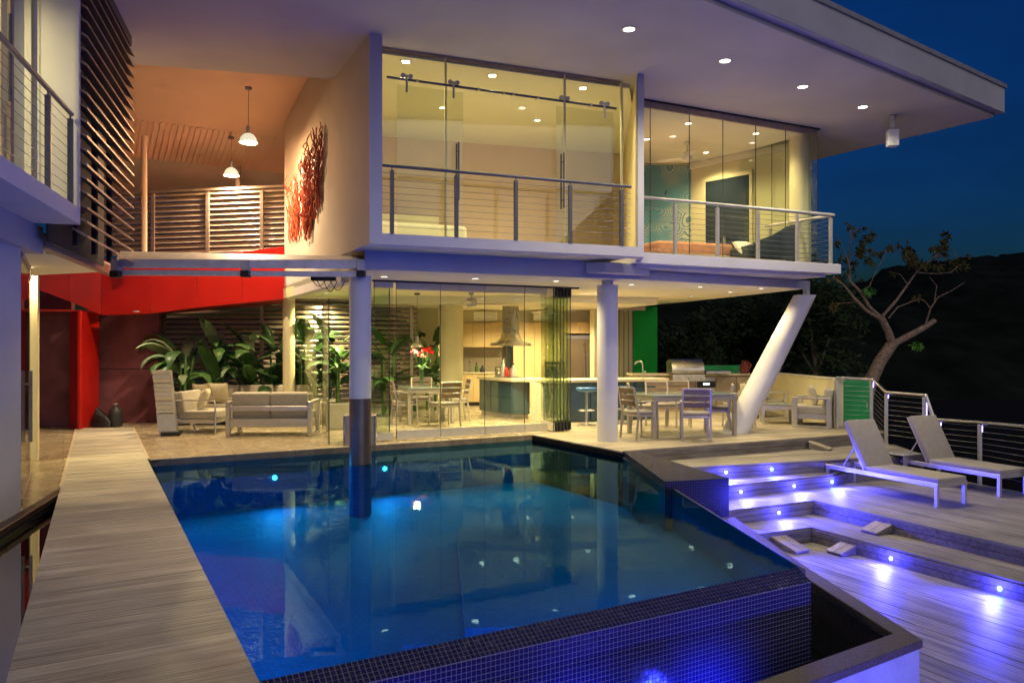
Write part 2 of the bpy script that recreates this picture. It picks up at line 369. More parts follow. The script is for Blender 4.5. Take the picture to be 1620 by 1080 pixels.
def mural():
    m, n, l, b = newmat('mural_tile')
    t = n.new('ShaderNodeTexCoord')
    nz = n.new('ShaderNodeTexNoise'); nz.inputs['Scale'].default_value = 1.1; nz.inputs['Detail'].default_value = 2; l.new(t.outputs['Object'], nz.inputs['Vector'])
    ad = n.new('ShaderNodeMixRGB'); ad.blend_type = 'ADD'; ad.inputs[0].default_value = .35; l.new(t.outputs['Object'], ad.inputs[1]); l.new(nz.outputs['Color'], ad.inputs[2])
    vo = n.new('ShaderNodeTexVoronoi'); vo.inputs['Scale'].default_value = 1.5; l.new(ad.outputs[0], vo.inputs['Vector'])
    mu_ = n.new('ShaderNodeMath'); mu_.operation = 'MULTIPLY'; mu_.inputs[1].default_value = 105.0; l.new(vo.outputs['Distance'], mu_.inputs[0])
    sn_ = n.new('ShaderNodeMath'); sn_.operation = 'SINE'; l.new(mu_.outputs[0], sn_.inputs[0])
    v2 = n.new('ShaderNodeTexVoronoi'); v2.inputs['Scale'].default_value = 3.2; mp = n.new('ShaderNodeMapping'); mp.inputs['Scale'].default_value = (1.6, 1, .45); mp.inputs['Rotation'].default_value = (0, .6, 0); l.new(ad.outputs[0], mp.inputs[0]); l.new(mp.outputs[0], v2.inputs['Vector'])
    base = n.new('ShaderNodeValToRGB'); base.color_ramp.elements[0].position = .40; base.color_ramp.elements[0].color = (.46, .48, .40, 1); base.color_ramp.elements[1].position = .60; base.color_ramp.elements[1].color = (.10, .30, .38, 1); l.new(nz.outputs[0], base.inputs[0])
    g = n.new('ShaderNodeMapRange'); g.inputs[1].default_value = .2; g.inputs[2].default_value = .7; l.new(sn_.outputs[0], g.inputs[0])
    m1 = n.new('ShaderNodeMixRGB'); m1.inputs[2].default_value = (.12, .22, .27, 1); l.new(g.outputs[0], m1.inputs[0]); l.new(base.outputs[0], m1.inputs[1])
    lf = n.new('ShaderNodeMath'); lf.operation = 'LESS_THAN'; lf.inputs[1].default_value = .20; l.new(v2.outputs['Distance'], lf.inputs[0])
    m2 = n.new('ShaderNodeMixRGB'); m2.inputs[2].default_value = (.03, .09, .20, 1); l.new(lf.outputs[0], m2.inputs[0]); l.new(m1.outputs[0], m2.inputs[1])
    l.new(m2.outputs[0], b.inputs['Base Color']); b.inputs['Roughness'].default_value = .25
mural()
def watermat(name, tr1, bump, refl):
    m, n, l, b = newmat(name); n.remove(b); out = n['Material Output']
    fr = n.new('ShaderNodeFresnel'); fr.inputs['IOR'].default_value = 1.33
    t = n.new('ShaderNodeTexCoord'); nz = n.new('ShaderNodeTexNoise'); nz.inputs['Scale'].default_value = 2.6; nz.inputs['Detail'].default_value = 4; l.new(t.outputs['Object'], nz.inputs['Vector'])
    bp = n.new('ShaderNodeBump'); bp.inputs['Strength'].default_value = bump; bp.inputs['Distance'].default_value = .02; l.new(nz.outputs[0], bp.inputs['Height'])
    l.new(bp.outputs[0], fr.inputs['Normal'])
    tr = n.new('ShaderNodeBsdfTransparent'); tr.inputs[0].default_value = (*tr1, 1)
    gl = n.new('ShaderNodeBsdfGlossy'); gl.inputs['Roughness'].default_value = .015; gl.inputs['Color'].default_value = (*refl, 1); l.new(bp.outputs[0], gl.inputs['Normal'])
    mx = n.new('ShaderNodeMixShader'); l.new(fr.outputs[0], mx.inputs[0]); l.new(tr.outputs[0], mx.inputs[1]); l.new(gl.outputs[0], mx.inputs[2]); l.new(mx.outputs[0], out.inputs[0])
watermat('pool_water', (.10, .60, .86), .06, (.20, .40, .47))
watermat('dark_water', (.45, .50, .55), .02, (.45, .44, .46))
# ------------------------------------------------------------------ ground, hills, sky side
wood('deck_wood', R(-63.5), (.12, .108, .095), (.46, .42, .37), rough=.5, stretch=16)
wood('riser_wood', ANG, (.11, .095, .08), (.30, .27, .23), rough=.55, stretch=14)
m = MB(); n = 40
ring = [(r, [(r * math.cos(j * 2 * math.pi / n), 12 + r * math.sin(j * 2 * math.pi / n)) for j in range(n)]) for r in (14, 30, 80, 300, 1500)]
vs = [(0, 12, -2.2)]
for r, pts in ring:
    for p in pts: vs.append((p[0], p[1], -2.2 - (min(r, 80) - 14) * .08))
fs = [(0, 1 + j, 1 + (j + 1) % n) for j in range(n)]
for k in range(len(ring) - 1):
    a = 1 + k * n
    fs += [(a + j, a + n + j, a + n + (j + 1) % n, a + (j + 1) % n) for j in range(n)]
m.add(vs, fs); tag(m.build('ground', M['earth'], smooth=60), kind='structure')

def ridge(name, prof, depth, base, seed, rough):   # a wooded ridge; prof = [(image column, height in metres at that distance)]
    m = MB(); nx, ny = 420, 14
    x0, x1 = prof[0][0], prof[-1][0]
    rnd = random.Random(seed)
    def h(x):
        for (a, ha), (b, hb) in zip(prof, prof[1:]):
            if a <= x <= b:
                t = (x - a) / (b - a); t = t * t * (3 - 2 * t); return ha + (hb - ha) * t
        return prof[-1][1]
    vs = []
    for i in range(nx + 1):
        x = x0 + (x1 - x0) * i / nx
        for j in range(ny + 1):
            t = j / ny; y = depth + (t - 1) * depth * .45 if j < ny else depth + 40
            hh = base + (h(x) - base) * (math.sin(t * math.pi / 2) ** .9 if j < ny else .2)
            hh += (noise.noise(Vector((x * .09, y * .06, seed))) + .7 * noise.noise(Vector((x * .35, y * .2, seed + 3))) + .5 * noise.noise(Vector((x * .9, y * .5, seed + 9)))) * rough * (.3 + t)
            vs.append((x, y, hh))
    fs = [(i * (ny + 1) + j, (i + 1) * (ny + 1) + j, (i + 1) * (ny + 1) + j + 1, i * (ny + 1) + j + 1) for i in range(nx) for j in range(ny)]
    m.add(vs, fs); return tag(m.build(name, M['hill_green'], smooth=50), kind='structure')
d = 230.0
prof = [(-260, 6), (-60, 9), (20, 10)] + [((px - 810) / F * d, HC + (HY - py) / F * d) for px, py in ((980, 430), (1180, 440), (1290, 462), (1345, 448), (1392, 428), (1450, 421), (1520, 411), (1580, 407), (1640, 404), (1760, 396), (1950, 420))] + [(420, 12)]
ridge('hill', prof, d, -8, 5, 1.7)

# ------------------------------------------------------------------ plank decks
def clip(poly, n, d, keep_greater):
    out = []
    for i in range(len(poly)):
        a, b = poly[i], poly[(i + 1) % len(poly)]
        fa, fb = a.dot(n) - d, b.dot(n) - d
        if not keep_greater: fa, fb = -fa, -fb
        if fa >= 0: out.append(a)
        if fa * fb < 0: out.append(a + (b - a) * (fa / (fa - fb)))
    return out
def area(p): return abs(sum(p[i].x * p[(i + 1) % len(p)].y - p[(i + 1) % len(p)].x * p[i].y for i in range(len(p)))) / 2
def plank_deck(name, label, poly, z, ang, width, mat, base_to, gap=.005, th=.024, seed=1, base_mat='earth', breaks=None, joist=.46):
    poly = [Vector((p[0], p[1])) for p in poly]
    c = sum(poly, Vector((0, 0))) / len(poly)
    r = root(name, label, None, (c.x, c.y, z), kind='structure')
    nrm = Vector((-math.sin(ang), math.cos(ang))); ax = Vector((math.cos(ang), math.sin(ang)))
    ds = [p.dot(nrm) for p in poly]; rnd = random.Random(seed)
    t = min(ds); k = 0
    while t < max(ds):
        s = clip(clip(poly, nrm, t + gap / 2, True), nrm, t + width - gap / 2, False)
        pieces = [s]
        if breaks and len(s) >= 3:
            lo = min(p.dot(ax) for p in s); hi = max(p.dot(ax) for p in s)
            if hi - lo > breaks:
                cut = lo + rnd.uniform(.25, .75) * (hi - lo)
                pieces = [clip(s, ax, cut - .0015, False), clip(s, ax, cut + .0015, True)]
        for s in pieces:
            if len(s) >= 3 and area(s) > .004:
                dz = rnd.uniform(-.0015, .0015)
                m = MB(); m.prism([(p.x, p.y) for p in s], z - th + dz, z + dz); m.build('plank', mat, r)
        t += width; k += 1
    m = MB(); m.prism(poly, base_to, z - th - .006); m.build('joist_base', M[base_mat], r)
    sm = MB(); lo = min(p.dot(ax) for p in poly); hi = max(p.dot(ax) for p in poly); j0 = lo + .09; t0 = min(ds)
    def inside(q):
        k_ = False
        for i_ in range(len(poly)):
            a_, b_ = poly[i_], poly[(i_ + 1) % len(poly)]
            if (a_.y > q.y) != (b_.y > q.y) and q.x < (b_.x - a_.x) * (q.y - a_.y) / (b_.y - a_.y) + a_.x: k_ = not k_
        return k_
    if joist:
        while j0 < hi:
            t_ = t0
            while t_ < max(ds):
                for f_ in (.25, .75):
                    q = ax * (j0 + rnd.uniform(-.006, .006)) + nrm * (t_ + width * f_)
                    if inside(q) and q.length < 11: sm.lathe((q.x, q.y, z + .0016), [(.0045, 0), (.001, .0006)], 6)
                t_ += width
            j0 += joist
        if sm.v: so_ = sm.build('screw_head', M['steel'], r, recalc=False); so_['kind'] = 'stuff'
    return r
def riser(parent, pts, z0, z1, t=.022):
    pts = [Vector((p[0], p[1], 0)) for p in pts]
    zm = (z0 + z1) / 2
    for p, q in zip(pts, pts[1:]):
        for a, b in ((z0, zm - .003), (zm + .003, z1)):
            m = MB(); m.wall(p, q, -t, a, b); m.build('riser_board', M['riser_wood'], parent)

W_L = [V(-8.53, 15.26, 0), V(-2.5, 3.87, 0)]; W_R = [V(-7.46, 15.26, 0), V(-1.36, 4.02, 0)]
wlf, wrf = G(122, 678, 0), G(209, 677, 0)
near_l = G(15, 1070, 0) + (G(15, 1070, 0) - G(98.6, 772, 0)) * .55
pr0, pr1 = G(233, 727, 0), G(395, 1050, 0)
near_r = pr1 + (pr1 - pr0) * .45
walk = plank_deck('walkway', 'weathered grey timber walkway running between the pool and the reflecting pond', [wlf, wrf, pr0, pr1, near_r, near_l], .012, ANG, .138, M['walk_wood'], -.06, gap=.006, seed=3)
for p_, q_ in ((wlf, G(98.6, 772, 0)), (wrf, pr0)):
    m = MB(); m.wall(p_, q_, .035 if p_ is wrf else -.035, -.001, .016); m.build('edge_trim', M['terrace_trim'], walk)
# floor of the house and left court
P1, P2, P3, P4, P5 = V(-5.23, 11.15, 0), V(.372, 14.29, 0), V(1.71, 12.0, 0), V(2.247, 6.115, 0), V(-1.322, 4.046, 0)
cop0, cop1 = V(-4.61, 7.0, 0), V(-5.11, 8.82, 0)
floor_poly = [P1, P2, V(.95, 14.75, 0), V(3.99, 21.8, 0), V(1.5, 28, 0), V(-14, 28, 0), V(-14, 3, 0), V(-3.55, 3, 0), cop0, cop1]
m = MB(); m.prism(floor_poly, -.35, -.002); fl = m.build('floor', M['travertine']); tag(fl, kind='structure')
# terrace planks
E0 = [V(1.709, 12.08, 0), V(3.96, 13.18, 0), V(6.37, 14.39, 0), V(7.05, 14.72, 0)]
terr = [P2] + [P3] + E0 + [V(7.3, 16.3, 0), V(8.6, 22.5, 0), V(3.99, 21.8, 0), V(.95, 14.75, 0)]
td = plank_deck('terrace', 'pale timber terrace in front of the kitchen', terr, 0.0, R(26.5), .14, M['terrace_wood'] if 'terrace_wood' in M else wood('terrace_wood', R(26.5), (.26, .215, .15), (.50, .43, .31), rough=.5, stretch=14), -1.6, seed=5)
riser(td, E0, -.2, -.026)
E1 = [V(1.95, 11.5, 0), V(2.57, 11.7, 0), V(5.32, 12.54, 0), V(6.95, 13.15, 0)]
s1 = plank_deck('step_tread', 'broad upper timber step below the terrace edge', E1 + [V(7.05, 14.72, 0)] + list(reversed(E0[:-1])), -.2, R(20), .14, wood('tread_wood', R(20), (.15, .13, .105), (.40, .355, .29), rough=.5, stretch=14), -1.6, seed=6)
riser(s1, E1[:3], -.39, -.226); riser(s1, [E1[2], E1[3], V(7.2, 14.7, 0)], -.58, -.226)
E2 = [V(2.2, 10.82, 0), V(3.17, 11.3, 0), V(5.05, 12.24, 0), V(5.45, 12.60, 0)]
s2 = plank_deck('step_tread', 'second timber step with three blue lights in its riser', E2[:-1] + [V(5.32, 12.54, 0), V(2.57, 11.7, 0), V(2.0, 11.5, 0)], -.39, R(27), .14, M['tread_wood'], -1.6, seed=8)
riser(s2, E2, -.58, -.416)
E3 = [V(2.3, 10.2, 0), V(2.95, 10.5, 0), V(4.32, 11.15, 0), V(5.61, 8.52, 0), V(7.6, 4.46, 0)]
lou = plank_deck('lounger_deck', 'grey timber sun deck carrying the two loungers', E3 + [V(9.6, 5.4, 0), V(8.9, 7.8, 0), V(7.72, 11.72, 0), V(6.95, 14.2, 0), V(6.95, 13.15, 0), V(5.32, 12.54, 0), V(5.05, 12.24, 0), V(3.17, 11.3, 0), V(2.2, 10.82, 0)], -.58, R(-63.5), .14, M['deck_wood'], -1.6, seed=9)
riser(lou, E3, -.77, -.606)
E4 = [V(2.55, 9.70, 0), V(3.22, 9.99, 0), V(3.97, 10.33, 0), V(5.2, 7.9, 0), V(7.1, 4.15, 0)]
s4 = plank_deck('step_tread', 'lower timber step wrapping round the inner corner', E4 + [V(7.6, 4.46, 0), V(5.61, 8.52, 0), V(4.32, 11.15, 0), V(2.95, 10.5, 0), V(2.3, 10.2, 0)], -.77, R(-63.5), .14, M['deck_wood'], -1.6, seed=10)
riser(s4, E4, -.96, -.796)
low = plank_deck('lower_deck', 'lowest grey timber deck beside the overflow basin wall', E4 + [V(7.4, 3.0, 0), V(2.0, 1.5, 0), V(-1.5, 1.5, 0), V(-1.5, 2.6, 0), V(2.91, 5.555, 0), V(2.78, 7.28, 0), V(2.70, 9.5, 0)], -.96, R(-63.5), .14, M['deck_wood'], -1.8, seed=11)

# wedge blocks on the steps
def wedge(px, py, z, ln, w, h, rz, label):
    p = G(px, py, z); r = root('timber_wedge', label, 'wedge', p, rz, 'timber wedges on the steps')
    m = MB(); m.ext([(-ln / 2, -w / 2, .001), (ln / 2, -w / 2, .001), (ln / 2, -w / 2, .02), (-ln / 2, -w / 2, h)], (0, w, 0)); m.build('block', M['riser_wood'], r, bevel=.004, local=True)
    sl_ = Vector((ln, 0, .02 - h)); 
    for k in range(2):
        m = MB(); y0 = -w / 2 + k * w / 2 + .004
        m.ext([(-ln / 2 - .012, y0, h + .001), (ln / 2 + .012, y0, .021), (ln / 2 + .012, y0, .036), (-ln / 2 - .012, y0, h + .016)], (0, w / 2 - .008, 0)); m.build('plank', M['terrace_wood'], r, local=True)
wedge(1298, 711, -.2, .34, .22, .13, R(-35), 'timber wedge on the upper step below the terrace edge')
wedge(1393, 841, -.77, .42, .26, .15, R(205), 'timber wedge on the lower step at the foot of the sun deck')
wedge(1338, 874, -.96, .40, .24, .15, R(205), 'timber wedge on the lowest deck near the inner corner')
wedge(1246, 868, -.96, .46, .26, .15, R(-60), 'timber wedge on the lowest deck against the basin wall')

# ------------------------------------------------------------------ pool
pool = root('swimming_pool', 'infinity pool of dark blue mosaic with overflow edge', 'pool', (-.4, 9, 0))
BOT = -.85
def face(m, *p): m.add(p, [tuple(range(len(p)))])
m = MB()
for a, b in ((P5, P1), (P1, P2), (P2, P3), (P3, P4), (P4, P5)):
    top = -.09 if (a, b) in ((P3, P4),) else (-.1 if (a, b) == (P4, P5) else -.1)
    face(m, xy(a, BOT), xy(b, BOT), xy(b, top), xy(a, top))
m.build('basin_wall', M['mosaic_pool'], pool, recalc=False)
m = MB(); face(m, *[xy(p, BOT) for p in (P1, P5, P4, P3, P2)]); m.build('basin_floor', M['mosaic_pool'], pool, recalc=False)
m = MB(); m.wall(P1, P2, .06, -.1, -.012); m.wall(P2, P3, .06, -.1, -.012); m.build('coping_band', M['mosaic_dark'], pool)
m = MB(); m.wall(P1 + V(-.06, 0, 0), P5 + V(-.06, 0, 0), -.05, -.6, -.02); m.build('walkway_beam', M['mosaic_dark'], pool)
# submerged bench and steps at the far right corner
w_dir = (P4 - P3).normalized(); w_in = V(w_dir.y, -w_dir.x, 0) * 1.0
if w_in.x > 0: w_in = -w_in
for k, (wd, zt) in enumerate(((3.1, -.72), (2.6, -.60))):
    m = MB(); m.prism([P3 + w_dir * 2.2, P4 - w_dir * .3, P4 - w_dir * .3 + w_in * wd, P3 + w_dir * 2.2 + w_in * wd], BOT + .002, zt); m.build('submerged_bench', M['mosaic_pool'], pool)
wm = MB(); face(wm, *[xy(p, -.10) for p in (P1, P5, P4, P3, P2)]); w_ = wm.build('water', M['pool_water'], None, recalc=False); tag(w_, kind='structure')
# weir
u = (P4 - P5).normalized(); nout = V(u.y, -u.x, 0)
Pa, Pc = P5 + nout * .15 - u * .6, P4 + nout * .15 - u * .03
P5x = P5 - u * .6
m = MB(); m.add([xy(P5x, -.102), xy(P4, -.102), xy(Pc, -.17), xy(Pa, -.17), xy(Pa, -1.5), xy(Pc, -1.5), xy(P4, -1.5), xy(P3, -1.5), xy(P3, -.102)],
    [(0, 3, 2, 1), (3, 4, 5, 2), (1, 2, 5, 6), (1, 6, 7, 8)]); weir = m.build('weir', M['grout'], pool, recalc=False)
def tile_field(name, q00, q10, q11, q01, parent, seed=1, size=.032, joint=.0055, lift=.0025, tilt=.05):
    rnd = random.Random(seed); m = MB()
    nu = int((q10 - q00).length / size); nv = max(1, int((q01 - q00).length / size))
    def at(s, t): return (q00 * (1 - s) + q10 * s) * (1 - t) + (q01 * (1 - s) + q11 * s) * t
    for i in range(nu):
        for j in range(nv):
            c = at((i + .5) / nu, (j + .5) / nv); du = at((i + 1) / nu, (j + .5) / nv) - at(i / nu, (j + .5) / nv); dv = at((i + .5) / nu, (j + 1) / nv) - at((i + .5) / nu, j / nv)
            lu, lv = du.length - joint, dv.length - joint; du.normalize(); dv.normalize(); nrm = du.cross(dv).normalized()
            n2 = (nrm + du * rnd.uniform(-tilt, tilt) + dv * rnd.uniform(-tilt, tilt)).normalized()
            a = (du - n2 * du.dot(n2)).normalized(); b = n2.cross(a)
            t = [c + a * x * lu / 2 + b * y * lv / 2 + n2 * lift for x, y in ((-1, -1), (1, -1), (1, 1), (-1, 1))]
            k = [c + du * x * lu * .52 + dv * y * lv * .52 - nrm * .002 for x, y in ((-1, -1), (1, -1), (1, 1), (-1, 1))]
            m.add(t + k, [(0, 1, 2, 3), (1, 0, 4, 5), (2, 1, 5, 6), (3, 2, 6, 7), (0, 3, 7, 4)])
    o_ = m.build(name, M['glaze_tile'], parent, recalc=False); o_['kind'] = 'stuff'
    return o_
tile_field('slope_tile', xy(Pa, -.17), xy(Pc, -.17), xy(P4, -.102), xy(P5x, -.102), weir, seed=2, tilt=.04)
tile_field('face_tile', xy(Pa, -1.10), xy(Pc, -1.10), xy(Pc, -.173), xy(Pa, -.173), weir, seed=4, tilt=.02)
re_ = (P4 - Pc); 
# stone rim on the side overflow
m = MB(); rd = (P4 - P3).normalized(); rn = V(-rd.y, rd.x, 0)
if rn.x < 0: rn = -rn
m.hex([xy(P3, -.3), xy(P4, -.3), xy(P4 + rn * .07, -.3), xy(P3 + rn * .07, -.3)], [xy(P3, -.088), xy(P4, -.088), xy(P4 + rn * .07, -.12), xy(P3 + rn * .07, -.12)])
m.build('side_rim', M['granite'], pool, bevel=.008)
# mosaic pedestal
m = MB(); m.prism([V(1.728, 12.0, 0), V(1.955, 12.08, 0), V(2.69, 9.64, 0), V(1.849, 9.40, 0)], -1.5, -.004); pd = m.build('mosaic_plinth', M['mosaic_dark'], None)
tag(pd, 'dark mosaic plinth wedged between the pool and the timber steps', 'plinth')
# overflow basin
bas = root('overflow_basin', 'low rendered basin wall with granite coping around the overflow edge', 'basin', (2.8, 7, -.96))
m = MB(); m.prism([V(2.56, 9.46, 0), V(2.70, 9.5, 0), V(2.78, 7.28, 0), V(2.91, 5.555, 0), V(-1.5, 2.68, 0), V(-1.5, 2.86, 0), V(2.82 - .03, 5.66, 0), V(2.64, 7.3, 0)], -1.6, -.51); m.build('wall', M['render_wall'], bas)
m = MB(); m.wall(V(2.775, 5.67, 0), V(2.62, 7.3, 0), .012, -1.3, -.512); m.wall(V(2.62, 7.3, 0), V(2.54, 9.4, 0), .012, -1.3, -.512); m.wall(V(-1.4, 2.95, 0), V(2.76, 5.665, 0), .012, -1.3, -.512); m.build('inner_lining', M['mosaic_black'], bas)
m = MB(); m.prism([V(2.545, 9.46, 0), V(2.715, 9.5, 0), V(2.795, 7.28, 0), V(2.93, 5.54, 0), V(-1.5, 2.655, 0), V(-1.5, 2.88, 0), V(2.775, 5.665, 0), V(2.625, 7.3, 0)], -.51, -.45); m.build('coping', M['granite'], bas, bevel=.006)
m = MB(); m.prism([V(2.625, 7.3, 0), V(2.775, 5.665, 0), V(-1.5, 2.88, 0), V(-1.5, 3.4, 0), V(2.25, 5.9, 0), V(1.9, 9.4, 0), V(2.5, 9.45, 0)], -1.6, -1.30); m.build('gutter_floor', M['mosaic_black'], bas)
m = MB(); face(m, *[xy(p, -1.02) for p in (V(2.56, 9.4, 0), V(2.62, 7.3, 0), V(2.77, 5.66, 0), V(-1.5, 2.88, 0), V(-1.5, 3.4, 0), V(2.25, 5.9, 0), V(1.9, 9.4, 0))])
tag(m.build('basin_water', M['dark_water'], None), kind='structure')
# reflecting pond left of the walkway
pond = [cop1, V(-5.17, 8.94, 0), near_l, V(-.8, -1, 0), V(-3, -1, 0), V(-3.55, 3, 0), cop0]
pr = root('reflecting_pond', 'narrow dark tiled reflecting pond between walkway and left wing', 'pond', (-4, 5.5, -.12))
m = MB(); m.prism(pond, -.7, -.45); m.build('basin_floor', M['mosaic_black'], pr)
m = MB(); m.wall(V(-3.55, 3, 0), cop0, -.03, -.45, -.05); m.wall(cop0, cop1, -.03, -.45, -.05); m.build('basin_wall', M['mosaic_black'], pr)
m = MB()
for a, b in ((V(-3.55, 3, 0), cop0), (cop0, cop1)):
    d_ = (b - a).normalized(); n_ = V(d_.y, -d_.x, 0)
    m.hex([xy(a + n_ * .05, -.05), xy(b + n_ * .05, -.05), xy(b - n_ * .05, -.05), xy(a - n_ * .05, -.05)], [xy(a + n_ * .05, .012), xy(b + n_ * .05, .012), xy(b - n_ * .05, .012), xy(a - n_ * .05, .012)])
m.build('coping', M['brown_coping'], pr, bevel=.008)
m = MB(); face(m, *[xy(p, -.11) for p in pond]); tag(m.build('pond_water', M['dark_water'], None), kind='structure')
# ------------------------------------------------------------------ lamps
def lamp(parent, kind, loc, energy, color, size=.05, angle=2.2, blend=.8, direction=None):
    ld = bpy.data.lights.new('lamp_light', kind); ld.energy = energy * 1.6; ld.color = color
    if kind == 'SPOT': ld.spot_size = angle; ld.spot_blend = blend; ld.shadow_soft_size = size
    elif kind == 'POINT': ld.shadow_soft_size = size
    o = bpy.data.objects.new('lamp_light', ld); COL.objects.link(o); o.location = loc
    if parent: o.parent = parent
    if direction is not None: o.rotation_euler = Vector(direction).to_track_quat('-Z', 'Y').to_euler()
    return o
WARM = (1.0, .80, .40); WARM2 = (1.0, .82, .54)
def downlight(p, label, energy=70, color=WARM, r=.06, group='recessed ceiling downlights', angle=R(140), lens='lens_warm', square=False):
    rt = root('downlight', label, 'downlight', p, 0, group)
    m = MB()
    if square: m.box((0, 0, -.006), (r * 2.6, r * 2.6, .010)); 
    else: m.lathe((0, 0, 0), [(r * 1.3, .002), (r * 1.3, -.008), (r * 1.02, -.012), (r * .98, .002)], 20)
    m.build('trim_ring', M['alu'], rt, local=True, smooth=40)
    m = MB()
    if square: m.box((0, 0, -.0135), (r * 1.9, r * 1.9, .003))
    else: m.lathe((0, 0, 0), [(r * .97, -.001), (r * .97, -.006), (r * .5, -.0075), (.0005, -.008)], 16)
    m.build('lens', M[lens], rt, local=True, smooth=60)
    if energy: lamp(rt, 'SPOT', (0, 0, -.03), energy, color, .05, angle, 1.0)
    return rt

# ------------------------------------------------------------------ the villa
villa = root('villa', 'modern two-storey white villa with cantilevered flat roof and glass walls', 'house', (1.0, 14.0, 0.0))
ZS, ZF, ZC = 5.87, 3.15, 2.75               # roof soffit, upper floor, lower ceiling
A0, B0 = V(-1.93, 10.55, 0), V(2.06, 12.15, 0); dF = (B0 - A0).normalized(); nF = V(-dF.y, dF.x, 0)
S1 = V(-4.68, 16.0, 0); dS = (S1 - A0).normalized()
Rr = V(8.95, 14.46, 0); fd = V(.802, .597, 0); bd = V(-.518, .855, 0)
Rl = Rr - fd * 24; Rb = Rr + bd * 12
O = V(-5.75, 11.66, 0)
void_r = A0 + dS * 2.0 + V(.1, 0, 0)
roof_poly = [Rl, Rr, Rb, V(-4.2, 25.5, 0), S1 + V(.1, .2, 0), void_r, O, V(-10.5, 10.4, 0), V(-14, 6, 0)]
m = MB(); m.prism(roof_poly, ZS, 6.30); roof = m.build('roof', M['soffit'], villa)
m = MB()
fo = V(fd.y, -fd.x, 0)
bo = V(bd.y, -bd.x, 0)
cc = Rr + fo * .13 + bo * .13 - V(0, 0, 0)
m.hex([xy(Rl, ZS + .075), xy(Rr, ZS + .075), xy(Rr + fo * .13 + bo * .13, ZS + .075), xy(Rl + fo * .13, ZS + .075)], [xy(Rl, 6.40), xy(Rr, 6.40), xy(Rr + fo * .13 + bo * .13, 6.40), xy(Rl + fo * .13, 6.40)])
m.hex([xy(Rr, ZS + .075), xy(Rb, ZS + .075), xy(Rb + bo * .13, ZS + .075), xy(Rr + fo * .13 + bo * .13, ZS + .075)], [xy(Rr, 6.40), xy(Rb, 6.40), xy(Rb + bo * .13, 6.40), xy(Rr + fo * .13 + bo * .13, 6.40)])
m.build('fascia', M['fascia'], roof, bevel=.01)
m = MB()
m.hex([xy(Rl + fo * .13, 6.40), xy(Rr + fo * .13 + bo * .13, 6.40), xy(Rr + fo * .16 + bo * .16, 6.40), xy(Rl + fo * .16, 6.40)], [xy(Rl + fo * .13, 6.47), xy(Rr + fo * .13 + bo * .13, 6.47), xy(Rr + fo * .16 + bo * .16, 6.47), xy(Rl + fo * .16, 6.47)])
m.prism([Rl + fo * .13, Rr + fo * .13 + bo * .13, Rb + bo * .13, Rb - bo * .5, Rl - fo * .5], 6.401, 6.47)
m.build('roof_edge_flashing', M['steel_soft'], roof)
# entry-court ceiling, curved down to the back
prof = [(0, 6.46), (1.2, 6.42), (2.5, 6.30), (4.0, 6.10)]
def strip(pr, t0, t1, th):
    m = MB()
    for (b0, z0), (b1, z1) in zip(pr, pr[1:]):
        q = [xy(O + A * t0 + B * b0, z0), xy(O + A * t1 + B * b0, z0), xy(O + A * t1 + B * b1, z1), xy(O + A * t0 + B * b1, z1)]
        m.hex(q, [p + V(0, 0, th) for p in q])
    return m
strip(prof, -5.5, 3.3, .12).build('court_ceiling', M['orange_ceiling'], villa)
lin = strip([(4.0, 6.10), (5.6, 5.68)], -5.5, 3.9, .12)
for i in range(76):
    t = -5.3 + i * .112
    lin.bar(xy(O + A * t + B * 4.02, 6.085), xy(O + A * t + B * 5.58, 5.665), .045, .010)
lin.build('ribbed_lining', M['orange_ceiling'], villa)
strip([(5.6, 5.68), (8.6, 5.42)], -5.5, 4.3, .12).build('rear_eave', M['warm_plaster'], villa)
m = MB(); m.prism([O + V(0, -.01, 0), void_r + V(-.14, -.01, 0), void_r + V(-.14, .05, 0), O + V(0, .05, 0)], ZS + .002, 6.6); m.build('court_beam', M['soffit'], villa)

# upper box: side wall, frame, floor, partition
m = MB(); m.prism([A0, A0 + dF * .17, S1 + dF * .17, S1], ZF - .13, 6.62); m.build('side_wall', M['warm_plaster'], villa)
m = MB(); m.prism([A0 + dS * 1.55, A0 + dS * 1.55 + dF * .17, S1 + dF * .17, S1], ZC - .15, ZF - .131); m.build('side_wall', M['plaster'], villa)
m = MB(); m.wall(A0 - nF * .003, B0 - nF * .003, .30, ZF - .13, ZF + .02); m.build('front_band', M['plaster'], villa)
m = MB(); m.prism([A0 - nF * .004 - dF * .003, A0 - nF * .004 + dF * .17, A0 + nF * .3 + dF * .172, A0 + nF * .3 - dF * .003], ZF - .131, ZS); m.build('frame_post', M['plaster'], villa)
part_dir = V(.10, .995, 0)
m = MB(); m.prism([B0 - dF * .115 - nF * .004, B0 - nF * .004, B0 + part_dir * 7.5, B0 + part_dir * 7.5 - dF * .115], ZF - .131, ZS); m.build('partition_wall', M['plaster'], villa)
G1 = A0 + nF * .42 + dF * .17; G2 = B0 + nF * .42 - dF * .2
m = MB(); m.prism([A0 + nF * .02 + dF * .17, B0 + nF * .02 - dF * .12, V(-.9, 19.0, 0), V(-5.6, 17.6, 0), S1 + dF * .17], ZF - .129, ZF - .002); m.build('upper_floor', M['cream'], villa)
